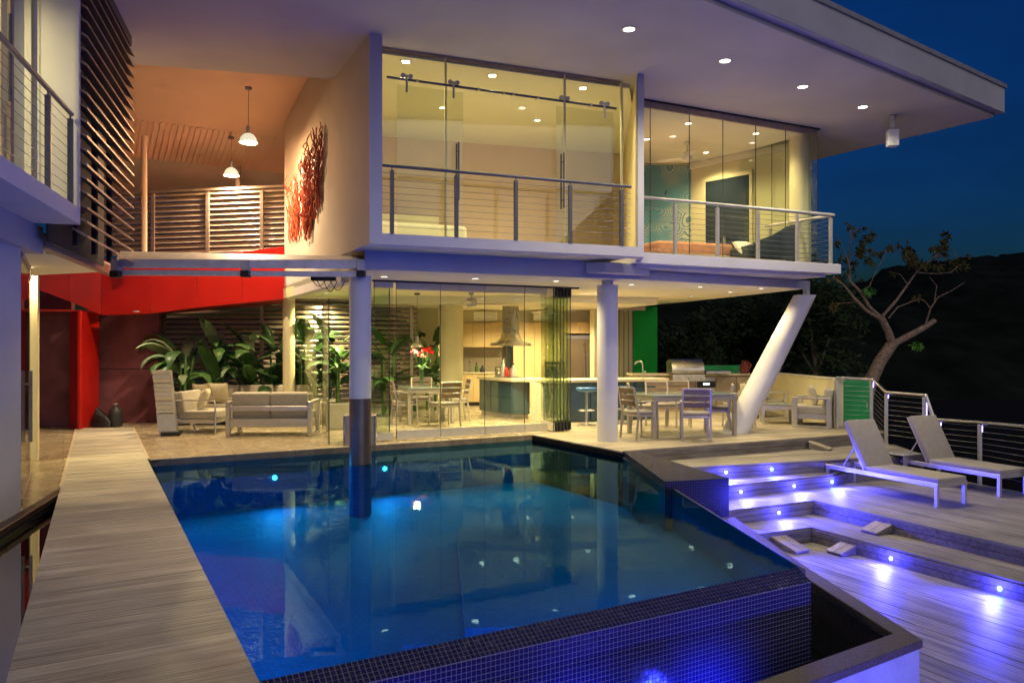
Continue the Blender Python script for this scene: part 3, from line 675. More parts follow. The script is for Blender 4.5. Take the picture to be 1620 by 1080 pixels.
# bedroom shell behind the sliding doors
bk1, bk2 = G1 + dS * 4.6, G2 + part_dir * 4.4
m = MB(); m.wall(bk1 - dF * .05, bk2 + dF * .6, .15, ZF, ZS); m.build('rear_wall', M['rose_wall'], villa)
m = MB(); m.prism([G1 + nF * .06, G2 + nF * .06 + dF * .22, bk2 + dF * .75, bk1 - dF * .2], ZS - .07, ZS - .004); m.build('bedroom_ceiling', M['cream_ceiling'], villa)
m = MB(); m.wall(B0 - dF * .12 + part_dir * .05, B0 - dF * .12 + part_dir * 5.2, .01, ZF, ZS - .071); m.build('bedroom_lining', M['cream'], villa)
m = MB(); m.wall(A0 + dF * .172 + dS * .3, A0 + dF * .172 + dS * 5, -.01, ZF, ZS - .07); m.build('bedroom_lining', M['cream'], villa)
# right bedroom
H1, H2 = V(2.225, 13.35, 0), V(5.97, 15.2, 0); dH = (H2 - H1).normalized(); nH = V(-dH.y, dH.x, 0)
mu1, mu2, wr2 = X(985, 17.8), X(1093, 17.8), X(1262, 15.9)
m = MB(); m.wall(V(2.7, 17.8, 0), mu2 + V(.1, 0, 0), .15, ZF, ZS); m.build('mural_backing', M['cream'], villa)
m = MB(); m.wall(V(2.7, 17.78, 0), mu2 - V(0, .02, 0), .018, ZF, ZS - .12); m.build('mural', M['mural_tile'], villa)
m = MB(); m.wall(mu2, wr2, .15, ZF, ZS); m.build('bedroom_wall', M['cream'], villa)
dW = (wr2 - mu2).normalized(); nW = V(dW.y, -dW.x, 0)
if nW.y > 0: nW = -nW
def wpt(t, off): return mu2 + dW * t + nW * off
LW = (wr2 - mu2).length
m = MB(); m.prism([wpt(.16 * LW, .002), wpt(.58 * LW, .002), wpt(.58 * LW, .03), wpt(.16 * LW, .03)], ZF + .02, ZF + 2.15); mir = m.build('dark_glass_panel', M['mirror_dark'], villa)
m = MB()
for t in (.135, .585): m.prism([wpt(t * LW, .002), wpt((t + .025) * LW, .002), wpt((t + .025) * LW, .05), wpt(t * LW, .05)], ZF, ZF + 2.24)
m.prism([wpt(.16 * LW, .002), wpt(.585 * LW, .002), wpt(.585 * LW, .049), wpt(.16 * LW, .049)], ZF + 2.15, ZF + 2.24)
m.build('panel_frame', M['cream'], mir)
m = MB(); m.prism([wpt(0, .002), wpt(LW, .002), wpt(LW, .06), wpt(0, .06)], ZS - .22, ZS - .08); m.build('cornice', M['cream_ceiling'], villa)
m = MB(); m.prism([H1 + nH * .05 - dH * .1, H2 + nH * .05 - dH * .05, H2 + bd * 2.4, wr2 + V(.3, .3, 0), mu2 + V(0, .1, 0), V(2.72, 17.9, 0), V(2.30, 13.6, 0)], ZS - .07, ZS - .004); m.build('bedroom_ceiling', M['cream_ceiling'], villa)
cpos = X(1266, 15.55); m = MB(); m.tube([xy(cpos, ZF - .1), xy(cpos, ZS - .005)], .205, 28); m.build('round_column', M['cream'], villa, smooth=40)
# right balcony slab and ribbed underside
K1, K2 = V(2.02, 12.62, 0), V(6.16, 14.55, 0); dK = (K2 - K1).normalized(); nK = V(-dK.y, dK.x, 0)
Kb = K2 + bd * 4.5
m = MB(); m.prism([K1, K2, Kb, V(-.4, 18.5, 0), V(1.0, 14.5, 0)], ZF - .175, ZF); m.build('balcony_slab', M['plaster'], villa, bevel=.006)
for k in range(9):
    m = MB(); a = K1 + nK * (.16 + k * .085) + dK * (.1); b = K2 + nK * (.16 + k * .085) - dK * .22
    m.wall(a, b, .055, ZF - .23, ZF - .176); m.build('soffit_slat', M['plaster'], villa)
# lower ceiling, beams
L0, L1, L2, L3 = V(-2.06, 11.47, 0), V(1.52, 12.89, 0), V(5.81, 15.37, 0), V(3.99, 21.8, 0)
lw0, lw1 = A0 + dS * 1.0, A0 + dS * 9.4
m = MB(); m.prism([lw0, L0, L1, L2, L3, V(2.2, 27.5, 0), V(-7.5, 26, 0), lw1], ZC, ZC + .1); m.build('lower_ceiling', M['cream_ceiling'], villa)
m = MB(); m.wall(L0 - V(.12, .05, 0) - nF * .1, L1 + V(.55, .3, 0) - nF * .1, .09, ZC - .0, ZF - .132); m.build('edge_beam', M['fascia'], villa)
m = MB(); m.wall(L1 + V(.45, .16, 0), L2 + V(.1, .05, 0), .12, ZC + .005, ZF - .24); m.build('edge_beam', M['fascia'], villa)
m = MB(); m.prism([V(1.2, 12.55, 0), V(1.5, 12.45, 0), V(2.3, 13.0, 0), V(2.1, 13.3, 0)], ZC + .06, ZF - .18); m.build('beam_stub', M['fascia'], villa)
m = MB(); m.bar(xy(lw0 + V(.02, .3, 0), ZC - .05), xy(lw1, ZC - .05), .16, .2); m.build('side_beam', M['cream'], villa)
m = MB(); m.prism([V(.7, 17.2, 0), V(3.4, 18.2, 0), V(2.2, 23, 0), V(-2.5, 23, 0), V(-3.6, 18, 0)], ZC - .16, ZC - .002); m.build('ceiling_tray', M['cream_ceiling'], villa)
# columns
def column(name, p, z0, z1, r, mat, n=28, neck=True):
    m = MB(); m.lathe(p, [(.001, z0), (r, z0), (r, z1 - .09 if neck else z1), (r * .99, z1 - .085 if neck else z1)] + ([(r * .55, z1 - .085), (r * .55, z1)] if neck else [(.001, z1)]), n)
    return m.build(name, M[mat], villa, smooth=40, recalc=False)
c1 = column('column', V(X(570, 11.45).x, 11.45, 0), -.2, ZC, .158, 'plaster')
m = MB(); m.tube([V(X(570, 11.45).x, 11.45, -.845), V(X(570, 11.45).x, 11.45, -.13)], .163, 24); m.build('tiled_base', M['mosaic_pool'], c1, smooth=40)
m = MB(); m.lathe(V(X(570, 11.45).x, 11.45, 0), [(.160, -.125), (.1605, .86), (.158, .862)], 28); m.build('steel_sleeve', M['sleeve_steel'], c1, smooth=40, recalc=False)
column('column', X(961, 13.35), 0, ZC, .178, 'plaster')
column('column', X(457, 16.4), 0, ZC - .12, .125, 'cream', neck=False)
column('column', X(714, 18.6), 0, ZC, .28, 'cream', neck=False)
sb, st = V(4.19, 14.6, .0), V(5.82, 15.45, ZC - .12)
m = MB(); axd = (st - sb).normalized(); n = 32; vs = []
for (c, r, z) in ((sb, .235, 0.0), (lerp(sb, st, .5), .215, None), (st, .195, ZC - .12)):
    for j in range(n):
        a = j * 2 * math.pi / n
        e1 = axd.cross(V(0, 1, 0)).normalized(); e2 = axd.cross(e1)
        p = c + (e1 * math.cos(a) + e2 * math.sin(a)) * r
        if z is not None: p = p + axd * ((z - p.z) / axd.z)
        vs.append(p)
m.add(vs, [(i * n + j, i * n + (j + 1) % n, (i + 1) * n + (j + 1) % n, (i + 1) * n + j) for i in range(2) for j in range(n)] + [tuple(range(2 * n, 3 * n))])
sc_ = m.build('slanted_column', M['plaster'], villa, smooth=40)
m = MB(); m.tube([st + V(.03, 0, -.01), st + V(.03, 0, .13)], .07, 14); m.build('bearing_pin', M['steel_soft'], sc_, smooth=40)

# ------------------------------------------------------------------ glazing
def pane(parent, p, q, z0, z1, mat='glass', t=.012, top=.0, bot=.0, edge=True, railmat='alu_frame', name='pane'):
    p = Vector((p[0], p[1], 0)); q = Vector((q[0], q[1], 0)); d = (q - p).normalized(); nn = V(-d.y, d.x, 0)
    m = MB(); m.wall(p + d * .004, q - d * .004, t, z0 + bot, z1 - top); o = m.build(name, M[mat], parent)
    if top: m = MB(); m.wall(p + d * .006 - nn * .014, q - d * .006 - nn * .014, t + .028, z1 - top, z1); m.build('top_rail', M[railmat], o)
    if bot: m = MB(); m.wall(p + d * .006 - nn * .014, q - d * .006 - nn * .014, t + .028, z0, z0 + bot); m.build('bottom_rail', M[railmat], o)
    if edge:
        m = MB(); m.wall(p - d * .004, p + d * .0035, t + .002, z0 + .001, z1 - .001); m.build('edge_seal', M['dark_gasket'], o)
    return o
# upper left: fixed side panes, middle and two sliding leaves hung from a rail
g_at = lambda px: on_line(G1, G2, px)
for a, b in ((604, 705), (705, 893), (893, 984)): pane(villa, g_at(a), g_at(b), ZF, ZS, 'glass', bot=.02, top=.05, railmat='bronze_alu')
for px in (705, 893, 983):
    p = g_at(px); m = MB(); m.box((p.x, p.y - .02, (ZF + ZS) / 2), (.022 if px < 980 else .03, .04, ZS - ZF - .05), math.atan2(dF.y, dF.x)); m.build('mullion', M['cream'], villa)
sl1, sl2 = G1 - nF * .09, G2 - nF * .09
s_at = lambda px: on_line(sl1, sl2, px)
zr = lambda px: HC + (HY - (122 + (px - 612) * (172 - 122) / (975 - 612))) / F * s_at(px).y
m = MB(); m.tube([xy(s_at(612), zr(612)), xy(s_at(975), zr(975))], .018, 10); rail = m.build('sliding_rail', M['rail_grey'], villa, smooth=40)
def trolley(px):
    p = xy(s_at(px), zr(px)); m = MB()
    for dx in (-.055, .055): m.lathe(p + dF * dx + V(0, -.02, .045), [(.001, -.012), (.035, -.012), (.035, .012), (.001, .012)], 14, Matrix.Rotation(R(90), 3, 'X'))
    m.box(p + V(0, -.03, -.07), (.03, .012, .24)); m.box(p + V(0, -.028, .045), (.14, .012, .03), math.atan2(dF.y, dF.x)); m.build('trolley', M['steel'], rail, smooth=40)
for px in (644, 718, 893, 956): trolley(px)
for px in (660, 757, 797, 812, 851, 935):
    p = xy(s_at(px), zr(px)); m = MB(); m.tube([p, p + nF * .09], .012, 8); m.lathe(p, [(.001, -.02), (.026, -.02), (.026, .02), (.001, .02)], 10); m.build('rail_bracket', M['steel'], rail)
for a, b in ((628, 733), (880, 971)):
    z1_ = zr((a + b) / 2) - .08; pane(villa, s_at(a), s_at(b), ZF + .03, z1_, 'glass_door', t=.012, edge=False, name='sliding_door')
def pull(px, zc, ln, at, parent=villa, off=.05):
    p = at(px); m = MB()
    for sgn in (-1, 1):
        o_ = nF * (off * sgn); m.tube([xy(p + o_, zc - ln / 2), xy(p + o_, zc + ln / 2)], .013, 8)
    for s_ in (-.35, .35): m.tube([xy(p + nF * off, zc + ln * s_), xy(p - nF * off, zc + ln * s_)], .009, 6)
    m.build('pull_handle', M['rail_grey'], parent, smooth=40)
pull(724, 4.17, .85, s_at); pull(890, 4.17, .85, s_at)
m = MB(); m.wall(G1 - nF * .02, G2 - nF * .02, .05, ZS - .05, ZS - .001); m.build('head_track', M['bronze_alu'], villa)
# upper right: frameless folding panes
joints = [1013, 1029, 1091, 1144, 1196, 1243, 1293]
h_at = lambda px: on_line(H1, H2, px)
for i, (a, b) in enumerate(zip(joints, joints[1:])): pane(villa, h_at(a), h_at(b), ZF + .012, ZS - .03, 'glass', top=.11, bot=.09, railmat='bronze_alu')
e = h_at(1293)
pane(villa, e, e + bd * 1.1, ZF + .012, ZS - .03, 'glass', top=.0, bot=.09, railmat='alu_frame'); pane(villa, e + bd * 1.1, e + bd * 2.2, ZF + .012, ZS - .03, 'glass', bot=.09)
m = MB(); m.wall(h_at(1013) - nH * .03, h_at(1296) - nH * .03, .07, ZS - .03, ZS - .002); m.build('head_track', M['dark_gasket'], villa)
# lower front folding wall
Q0, Q1 = G(622, 697, 0), G(866, 683, 0)
q_at = lambda px: on_line(Q0, Q1, px)
for a, b in ((627, 697), (697, 767), (767, 830), (830, 866)): pane(villa, q_at(a), q_at(b), .02, ZC - .03, 'glass', top=.12, bot=.15, railmat='alu_frame')
dQ = (Q1 - Q0).normalized(); nQ = V(-dQ.y, dQ.x, 0)
for k in range(6):                           # stacked leaves at the open corner
    p = q_at(868) + dQ * (.06 + k * .085); pane(villa, p + nQ * (-.10 + .02 * k), p + nQ * .62 + dQ * .12, .02, ZC - .03, 'glass_green', top=.16, bot=.15, railmat='dark_gasket' if k else 'alu_frame')
p = q_at(590); pane(villa, q_at(592), q_at(622), .02, ZC - .03, 'glass', top=.10, bot=.12)
for k in range(1):
    pane(villa, q_at(620) + nQ * (.06 + k * .06) - dQ * .02, q_at(600) + nQ * (.62 + k * .05), .02, ZC - .03, 'glass_green', bot=.1)
pL = X(521, 12.7); pane(villa, pL, q_at(592), .015, ZC - .35, 'glass', edge=True)
pane(villa, pL, pL + B * 2.4 + A * .6, .015, ZC - .35, 'glass', edge=True); pane(villa, pL + B * 2.4 + A * .6, pL + B * 4.6 + A * .6, .015, ZC - .3, 'glass')
m = MB(); m.wall(q_at(590) - nQ * .03, q_at(915) - nQ * .03, .07, ZC - .03, ZC - .001); m.build('head_track', M['dark_gasket'], villa)
for k in range(4):
    p = X(980, 20.0) + V(k * .13, k * .06, 0); pane(villa, p, p + V(.1, .75, 0), .02, ZC - .05, 'glass_green', top=.16, bot=.12)
m = MB(); m.wall(X(978, 19.9), X(1021, 19.95), .05, ZC - .22, ZC - .04); m.build('stack_header', M['bronze_alu'], villa)
# lower rear walls
m = MB(); m.wall(V(-3.2, 22.3, 0), V(1.0, 22.5, 0), .2, 0, ZC); m.wall(V(1.0, 22.5, 0), V(3.3, 23.2, 0), .2, 0, ZC); m.build('rear_wall', M['cream'], villa)
m = MB(); m.wall(X(655, 20.4), X(693, 20.2), .15, 0, ZC); m.build('garden_wall', M['cream'], villa)
m = MB(); m.wall(X(1001, 21.2), X(1040, 21.6), .2, 0, ZC - .05); gw = m.build('green_wall', M['green_panel'], villa)
m = MB(); m.wall(X(940, 20.6), X(1000, 21.2), .2, 0, ZC); m.build('end_wall', M['cream'], villa)

# ------------------------------------------------------------------ cable railings
def railing(parent, pts, posts, z_top, z_floor, name='balcony_railing', n_cables=9, hr=.024, mat='rail_grey', postw=.05, gap=.06, cab='rail_grey', bot=.1):
    """pts: handrail polyline; posts: plan points on it"""
    m = MB(); m.tube([xy(p, z_top) for p in pts], hr, 12); h = m.build(name, M[mat], parent, smooth=40)
    for p in posts:
        m = MB(); m.box((p.x, p.y, (z_floor + z_top - gap) / 2), (postw, postw, z_top - gap - z_floor), math.atan2(dF.y, dF.x)); m.tube([xy(p, z_top - gap), xy(p, z_top)], .009, 6); m.build('post', M[mat], h)
    for k in range(n_cables):
        z = z_floor + bot + (z_top - z_floor - bot - .1) * k / (n_cables - 1)
        m = MB(); m.tube([xy(p, z) for p in pts], .003, 5); m.build('cable', M[cab], h)
    return h
r1, r2 = X(605, 10.62), X(998, 12.08); ra = lambda px: on_line(r1, r2, px)
railing(villa, [r1, r2], [ra(px) for px in (620, 722, 816, 902, 983)], 4.10, ZF + .02)
r3, r4 = X(1015, 12.88), X(1318, 14.68); rb = lambda px: on_line(r3, r4, px)
railing(villa, [r3, r4, r4 + bd * 1.6], [rb(px) for px in (1068, 1135, 1199, 1261, 1314)] + [r4 + bd * 1.5], 4.09, ZF, mat='steel_soft')

# ------------------------------------------------------------------ louvre screens of the entry court
def louvre(parent, p, q, z0, z1, step, posts, tilt, width, mat, frame='bronze_alu', slope=0.0):
    p = Vector((p[0], p[1], 0)); q = Vector((q[0], q[1], 0)); d = (q - p).normalized(); nn = V(-d.y, d.x, 0)
    m = MB()
    for t in posts:
        c = lerp(p, q, t) - nn * .04; m.box((c.x, c.y, (z0 + z1) / 2), (.075, .06, z1 - z0 + .06), math.atan2(d.y, d.x))
    m.bar(xy(p, z1 + .05), xy(q, z1 + .05 + slope), .09, .05)
    s = m.build('louver_screen', M[frame], parent)
    k = 0; z = z0
    while z < z1:
        c = math.cos(tilt) * width / 2; e_ = math.sin(tilt) * width / 2
        m = MB(); a = nn * c; th = V(0, 0, .012)
        pz, qz = xy(p, z), xy(q, z + slope)
        m.hex([pz - a - V(0, 0, e_), qz - a - V(0, 0, e_), qz + a + V(0, 0, e_), pz + a + V(0, 0, e_)], [pz - a - V(0, 0, e_) + th, qz - a - V(0, 0, e_) + th, qz + a + V(0, 0, e_) + th, pz + a + V(0, 0, e_) + th])
        m.build('slat', M[mat], s); z += step
    return s
louvre(villa, X(140, 17.0), X(455, 16.3), 3.62, 4.86, .112, (.34, .615, .88), R(50), .14, 'louvre_light', slope=.06)
louvre(villa, X(252, 17.4), X(455, 17.6), .25, 2.62, .112, (.02, .80), R(38), .11, 'louvre_light')
louvre(villa, X(455, 17.6), X(660, 18.6), .25, 2.62, .112, (.05, .5, .95), R(38), .11, 'louvre_light')
m = MB(); m.tube([xy(X(228, 15.2), 3.36), xy(X(228, 15.2), 5.72)], .055, 14); m.build('court_post', M['orange_ceiling'], villa, smooth=40)
m = MB(); m.box((X(377, 17.4).x, 17.4, 5.2), (.09, .09, .9)); m.build('court_post', M['bronze_alu'], villa)
m = MB(); m.bar(X(255, 17.2, .0), X(255, 17.2, 2.6), .16, .16); m.build('court_post', M['slat_brown'], villa)

# ------------------------------------------------------------------ left wing
wing = root('guest_wing', 'white left wing with shallow railed balcony and dark louvre screen', 'house', (-5.6, 8.0, 0))
wd = V(-.2829, .9592, 0); wo_ = V(-.9592, -.2829, 0)      # along the wing, into the wing
WC = V(-4.44, 8.0, 0)
def wp(t, off=0.0): return WC + wd * t + wo_ * off
m = MB(); m.hex([xy(wp(-7), 2.88), xy(wp(0), 2.88), xy(wp(0, 1.6), 2.88), xy(wp(-7, 1.6), 2.88)], [xy(wp(-7), 3.05), xy(wp(0), 3.05), xy(wp(0, 1.6), 3.05), xy(wp(-7, 1.6), 3.05)]); m.build('balcony_slab', M['plaster'], wing, bevel=.005)
m = MB(); m.hex([xy(wp(-.07), 3.052), xy(wp(0.0), 3.052), xy(wp(0.0, 1.2), 3.052), xy(wp(-.07, 1.2), 3.052)], [xy(wp(-.07), 5.86), xy(wp(0), 5.86), xy(wp(0, 1.2), 5.86), xy(wp(-.07, 1.2), 5.86)]); m.build('end_wall', M['plaster'], wing)
m = MB(); m.wall(wp(-7, .34), wp(-.07, .34), .02, 3.052, 5.8) ; m.build('balcony_glazing', M['glass'], wing)
for t in (-1.02, -.33): m = MB(); m.bar(xy(wp(t, .33), 3.06), xy(wp(t, .33), 5.8), .03, .05); m.build('mullion', M['bronze_alu'] if t < -.5 else M['cream'], wing)
m = MB()
k = 0; pts = []
for i in range(61):
    t = -.98 + i * .0105; pts.append(wp(t, .42 + .02 * math.sin(i * .9)))
for a, b in zip(pts, pts[1:]): m.quad(xy(a, 3.06), xy(b, 3.06), xy(b, 5.75), xy(a, 5.75))
m.build('curtain', M['linen'], wing, recalc=False, smooth=60)
m = MB(); m.wall(wp(-7, 2.6), wp(.0, 2.6), .1, 3.06, 5.8); m.build('rear_wall', M['cream'], wing)
m = MB(); m.prism([wp(-7, .36), wp(-.07, .36), wp(-.07, 2.6), wp(-7, 2.6)], 5.72, 5.82); m.build('ceiling', M['cream_ceiling'], wing)
m = MB(); pp = wp(-1.27, .26); m.tube([xy(pp, 3.75), xy(pp, 4.5)], .016, 8); m.build('pull_handle', M['rail_grey'], wing, smooth=40)
r5, r6 = wp(-6, .06), wp(-.10, .06)
railing(wing, [r5, r6], [wp(-.14, .06), wp(-.92, .06), wp(-2.4, .06)], 3.985, 3.05, n_cables=9, mat='rail_grey')
m = MB(); m.hex([xy(wp(-7, .42), 2.60), xy(wp(.3, .42), 2.60), xy(wp(.3, .62), 2.60), xy(wp(-7, .62), 2.60)], [xy(wp(-7, .42), 2.879), xy(wp(.3, .42), 2.879), xy(wp(.3, .62), 2.879), xy(wp(-7, .62), 2.879)]); m.build('edge_beam', M['fascia'], wing)
# lower white wall panel and glazed door with long pull
w1, w2 = V(-4.03, 4.2, 0), V(-4.876, 7.72, 0)
m = MB(); m.wall(w1, w2, .14, 0.0, 2.62); m.build('wall_panel', M['plaster'], wing)
m = MB(); m.wall(w1, w2, .145, 2.621, 2.70); m.build('head_track', M['bronze_alu'], wing)
door_a, door_b = V(-5.02, 7.95, 0), X(47, 9.4)
pane(wing, door_a, door_b, .02, 2.6, 'glass', name='glass_door', railmat='bronze_alu', top=.05, bot=.05)
pane(wing, door_b, X(49, 10.9), .02, 2.6, 'glass', name='glass_door', railmat='bronze_alu', top=.05, bot=.05)
pp = X(48.5, 8.9); m = MB(); m.tube([xy(pp, .54), xy(pp, 1.35)], .02, 8)
for z in (.66, 1.2): m.tube([xy(pp, z), xy(pp - V(.14, .0, 0), z)], .010, 6)
m.build('pull_handle', M['bronze_alu'], wing, smooth=40)
jp = X(52, 10.98); m = MB(); m.prism([jp + V(-.065, 0, 0), jp + V(.065, 0, 0), jp + V(-.06, .25, 0), jp + V(-.19, .25, 0)], 0, 2.62); m.build('door_jamb', M['cream'], wing)
m = MB(); m.prism([V(-5.0, 8.3, 0), X(178, 11.6), X(58, 12.2), V(-12, 12.2, 0), V(-12, 6, 0), V(-5.2, 6.5, 0)], 2.74, 2.84); m.build('lower_ceiling', M['cream_ceiling'], wing)
m = MB(); m.bar(xy(V(-4.95, 8.2, 0), 2.72), xy(X(182, 11.65), 2.72), .1, .12); m.build('ceiling_edge_beam', M['bronze_alu'], wing)
m = MB(); m.wall(V(-9.2, 6, 0), V(-9.2, 11, 0), .1, 0, 2.74); m.build('rear_wall', M['cream'], wing)
m = MB(); m.box((-7.6, 9.0, .55), (.5, 1.2, 1.1)); m.build('cupboard', M['charcoal'], wing)
# dark louvre screen beyond the balcony
la, lb = wp(.06, .02), wp(2.72, .02)
m = MB()
for t in (.35, 1.2, 2.0): m.bar(xy(wp(t, .12), 2.7), xy(wp(t, .12), 5.86), .05, .05)
m.bar(xy(wp(0.02, .05), 5.80), xy(wp(2.78, .05), 5.80), .12, .13)
ls = m.build('louver_screen', M['dark_gasket'], wing)
m = MB(); m.wall(wp(.02, .3), wp(2.6, .3), .02, 2.7, 5.8); m.build('dark_backing', M['backing_brown'], wing)
for k in range(20):
    z = 2.80 + k * .148; m = MB(); a = wo_ * -.07; e_ = .04
    p, q = xy(la, z), xy(lb, z); th = V(0, 0, .026)
    m.hex([p + a - V(0, 0, e_), q + a - V(0, 0, e_), q - a + V(0, 0, e_), p - a + V(0, 0, e_)], [p + a - V(0, 0, e_) + th, q + a - V(0, 0, e_) + th, q - a + V(0, 0, e_) + th, p - a + V(0, 0, e_) + th]); m.build('slat', M['louvre_dark'], ls)
m = MB(); m.box((X(88, 8.9).x, 8.9, 2.78), (.12, .16, .2)); m.build('bracket', M['steel_soft'], wing)

# ------------------------------------------------------------------ red entrance portal
port = root('entrance_portal', 'glossy red panelled entrance portal with folded pillar', 'portal', (-7, 15.8, 0))
pts = [(160, 15.5), (237, 15.63), (311, 15.77), (383, 15.9), (455, 16.02)]
zb = [2.24, 2.27, 2.40, 2.50, 2.60]; zt = [3.35, 3.40, 3.45, 3.55, 3.68]
for i in range(4):
    a, b = X(pts[i][0] + .35, pts[i][1]), X(pts[i + 1][0] - .35, pts[i + 1][1])
    m = MB(); m.wall(a, b, .03, zb[i], zt[i], zb[i + 1], zt[i + 1]); m.build('fascia_panel', M['red_panel'], port, bevel=.003)
m = MB(); m.wall(X(160, 15.54), X(455, 16.06), 1.6, zb[0] + .012, zb[0] + .05, zb[4] + .012, zb[4] + .05); m.build('soffit', M['red_soffit'], port)
a, b = X(30, 15.0), X(110, 15.28); c = X(159.5, 15.48)
m = MB(); m.wall(a, b, .03, 2.85, 3.35, 2.50, 3.35); m.build('fascia_panel', M['red_panel'], port); m = MB(); m.wall(b + V(.006, 0, 0), c, .03, 2.50, 3.35, 2.245, 3.35); m.build('fascia_panel', M['red_panel'], port)
m = MB(); m.wall(a + V(0, .04, 0), c + V(0, .04, 0), 1.4, 2.30, 2.34, 2.30, 2.34); m.build('soffit', M['red_soffit'], port)
pl = [X(110, 15.35), X(126, 15.05), X(157, 16.1)]
for p, q in zip(pl, pl[1:]): m = MB(); m.wall(p, q, .04, 0.002, 2.30); m.build('pillar_panel', M['red_panel'], port, bevel=.002)
m = MB(); m.wall(X(20, 15.5), X(113, 15.6), .15, 0, 3.0); m.build('wall_panel', M['red_glow_wall'], port)
for z0_, z1_ in ((0, 1.13), (1.145, 2.3)): m = MB(); m.wall(X(150, 16.35), X(251, 16.45), .15, z0_, z1_); m.build('wall_panel', M['red_glow_wall'], port)
m = MB(); m.wall(X(455, 16.0), X(452, 16.6), .04, 2.6, 3.68); m.build('end_panel', M['red_panel'], port)

# steel gantry over the court
gan = root('steel_gantry', 'grey steel track frame spanning from the left wing to the poolside column', 'gantry', (-4, 11.2, 2.5))
def gb(a, b, w, h): m_ = MB(); m_.bar(a, b, w, h); return m_
pA, pB = D(180, 407, 10.6), D(580, 414, 11.25)
m = MB(); m.hex([D(183, 424, 10.6), D(578, 425, 11.25), D(578, 425, 11.45), D(183, 424, 10.9)], [D(183, 410, 10.6), D(578, 411, 11.25), D(560, 405, 11.55), D(190, 397, 11.3)]); m.build('upper_beam', M['gantry_steel'], gan, bevel=.006)
m = MB(); m.bar(D(192, 431, 10.7), D(576, 434, 11.25), .06, .075); m.build('lower_track', M['gantry_steel'], gan, bevel=.004)
for px in (185, 390, 572):
    q = D(px, 418, 10.65 + (px - 185) / 387 * .6); m = MB(); m.box(q + V(0, -.02, -.02), (.10, .12, .16)); m.build('hanger', M['gantry_steel'], gan, bevel=.004)
    m = MB(); m.box(q + V(0, -.03, -.14), (.115, .13, .09)); m.build('roller_block', M['black'], gan, bevel=.004)
jb = root('junction_box', 'small black junction box with loose cables under the steel gantry', 'box', D(512, 441, 11.5))
m = MB(); m.box((0, 0, 0), (.36, .10, .06)); m.build('case', M['black'], jb, bevel=.006, local=True)
for k, (x0, x1, dp) in enumerate(((-.1, .12, .12), (.0, .2, .16), (.1, .32, .14), (-.16, .02, .08))):
    m = MB(); m.tube([(x0 + (x1 - x0) * t / 8, 0, -.03 - dp * math.sin(math.pi * t / 8)) for t in range(9)], .006, 5); m.build('cable', M['black'], jb, local=True)
# ------------------------------------------------------------------ deck railing on the right
dr = root('deck_railing', 'stainless cable railing stepping down along the sun deck', 'railing', (7.0, 14.5, -.2))
hp = [D(1322, 597, 15.35), D(1381, 600, 14.95), D(1402, 620, 14.4), D(1465, 625, 13.6), D(1478, 663, 13.45)]
e2 = D(1550, 668, 12.6); hp += [e2, D(1620, 674, 11.6)]; hp.append(hp[-1] + (hp[-1] - hp[-2]) * 3)
m = MB(); m.tube(hp, .028, 12); hrl = m.build('handrail', M['steel'], dr, smooth=40)
def dpost(top, z0, led=0):
    m = MB(); m.box((top.x, top.y, (z0 + top.z - .03) / 2), (.05, .05, top.z - .03 - z0)); p = m.build('post', M['alu'], dr, bevel=.003)
    if led:
        m = MB(); m.box((top.x + .030, top.y - .005, top.z - .05 - led / 2), (.012, .03, led)); m.build('led_strip', M['led_strip'], p)
dpost(hp[0] + V(.03, 0, 0), 0.0); dpost(hp[1] - V(.03, 0, 0), -.2, .10); dpost(hp[2], -.2, .06); dpost(hp[3] - V(.03, 0, 0), -.2, .42); dpost(hp[5], -.62, .10); dpost(hp[6] + (hp[7] - hp[6]) * .05, -.48)
dpost(hp[4] + V(.05, -.05, 0), -.62, .05)
tops = hp; lows = [xy(hp[0], .10), xy(hp[1], .10), xy(hp[2], -.10), xy(hp[3], -.10), xy(hp[4], -.50), xy(hp[5], -.50), xy(hp[6], -.50), xy(hp[7], -.5)]
for k in range(9):
    t = (k + .6) / 9.6
    m = MB(); m.tube([lerp(a, b, t) for a, b in zip(tops, lows)], .0019, 5); m.build('cable', M['steel_soft'], dr)
# low wall, green panel
lw = root('low_wall', 'cream rendered low wall behind the terrace armchairs', 'wall', (6, 18, 0))
m = MB(); m.wall(X(1200, 20.0), X(1322, 15.75), .16, 0, .93); m.build('wall', M['cream'], lw); m = MB(); m.wall(X(1199, 20.0) , X(1323, 15.7), .19, .931, .97); m.build('coping', M['pot_white'], lw, bevel=.005)
m = MB(); m.box((X(1321, 15.5).x, 15.5, .47), (.10, .14, .94)); m.build('end_pier', M['cream'], lw, bevel=.005)
gd = root('green_cabinet', 'bright green metal cabinet behind the deck railing', 'cabinet', (X(1349, 16.2).x, 16.2, -.2))
m = MB(); m.box((0, 0, .56), (.60, .3, 1.10)); m.build('body', M['green_door'], gd, local=True, bevel=.006)
m = MB(); m.box((0, -.156, .56), (.54, .01, 1.02)); m.build('door', M['green_door'], gd, local=True, bevel=.003)
m = MB(); m.box((.22, -.166, .6), (.02, .012, .12)); m.build('handle', M['steel'], gd, local=True)

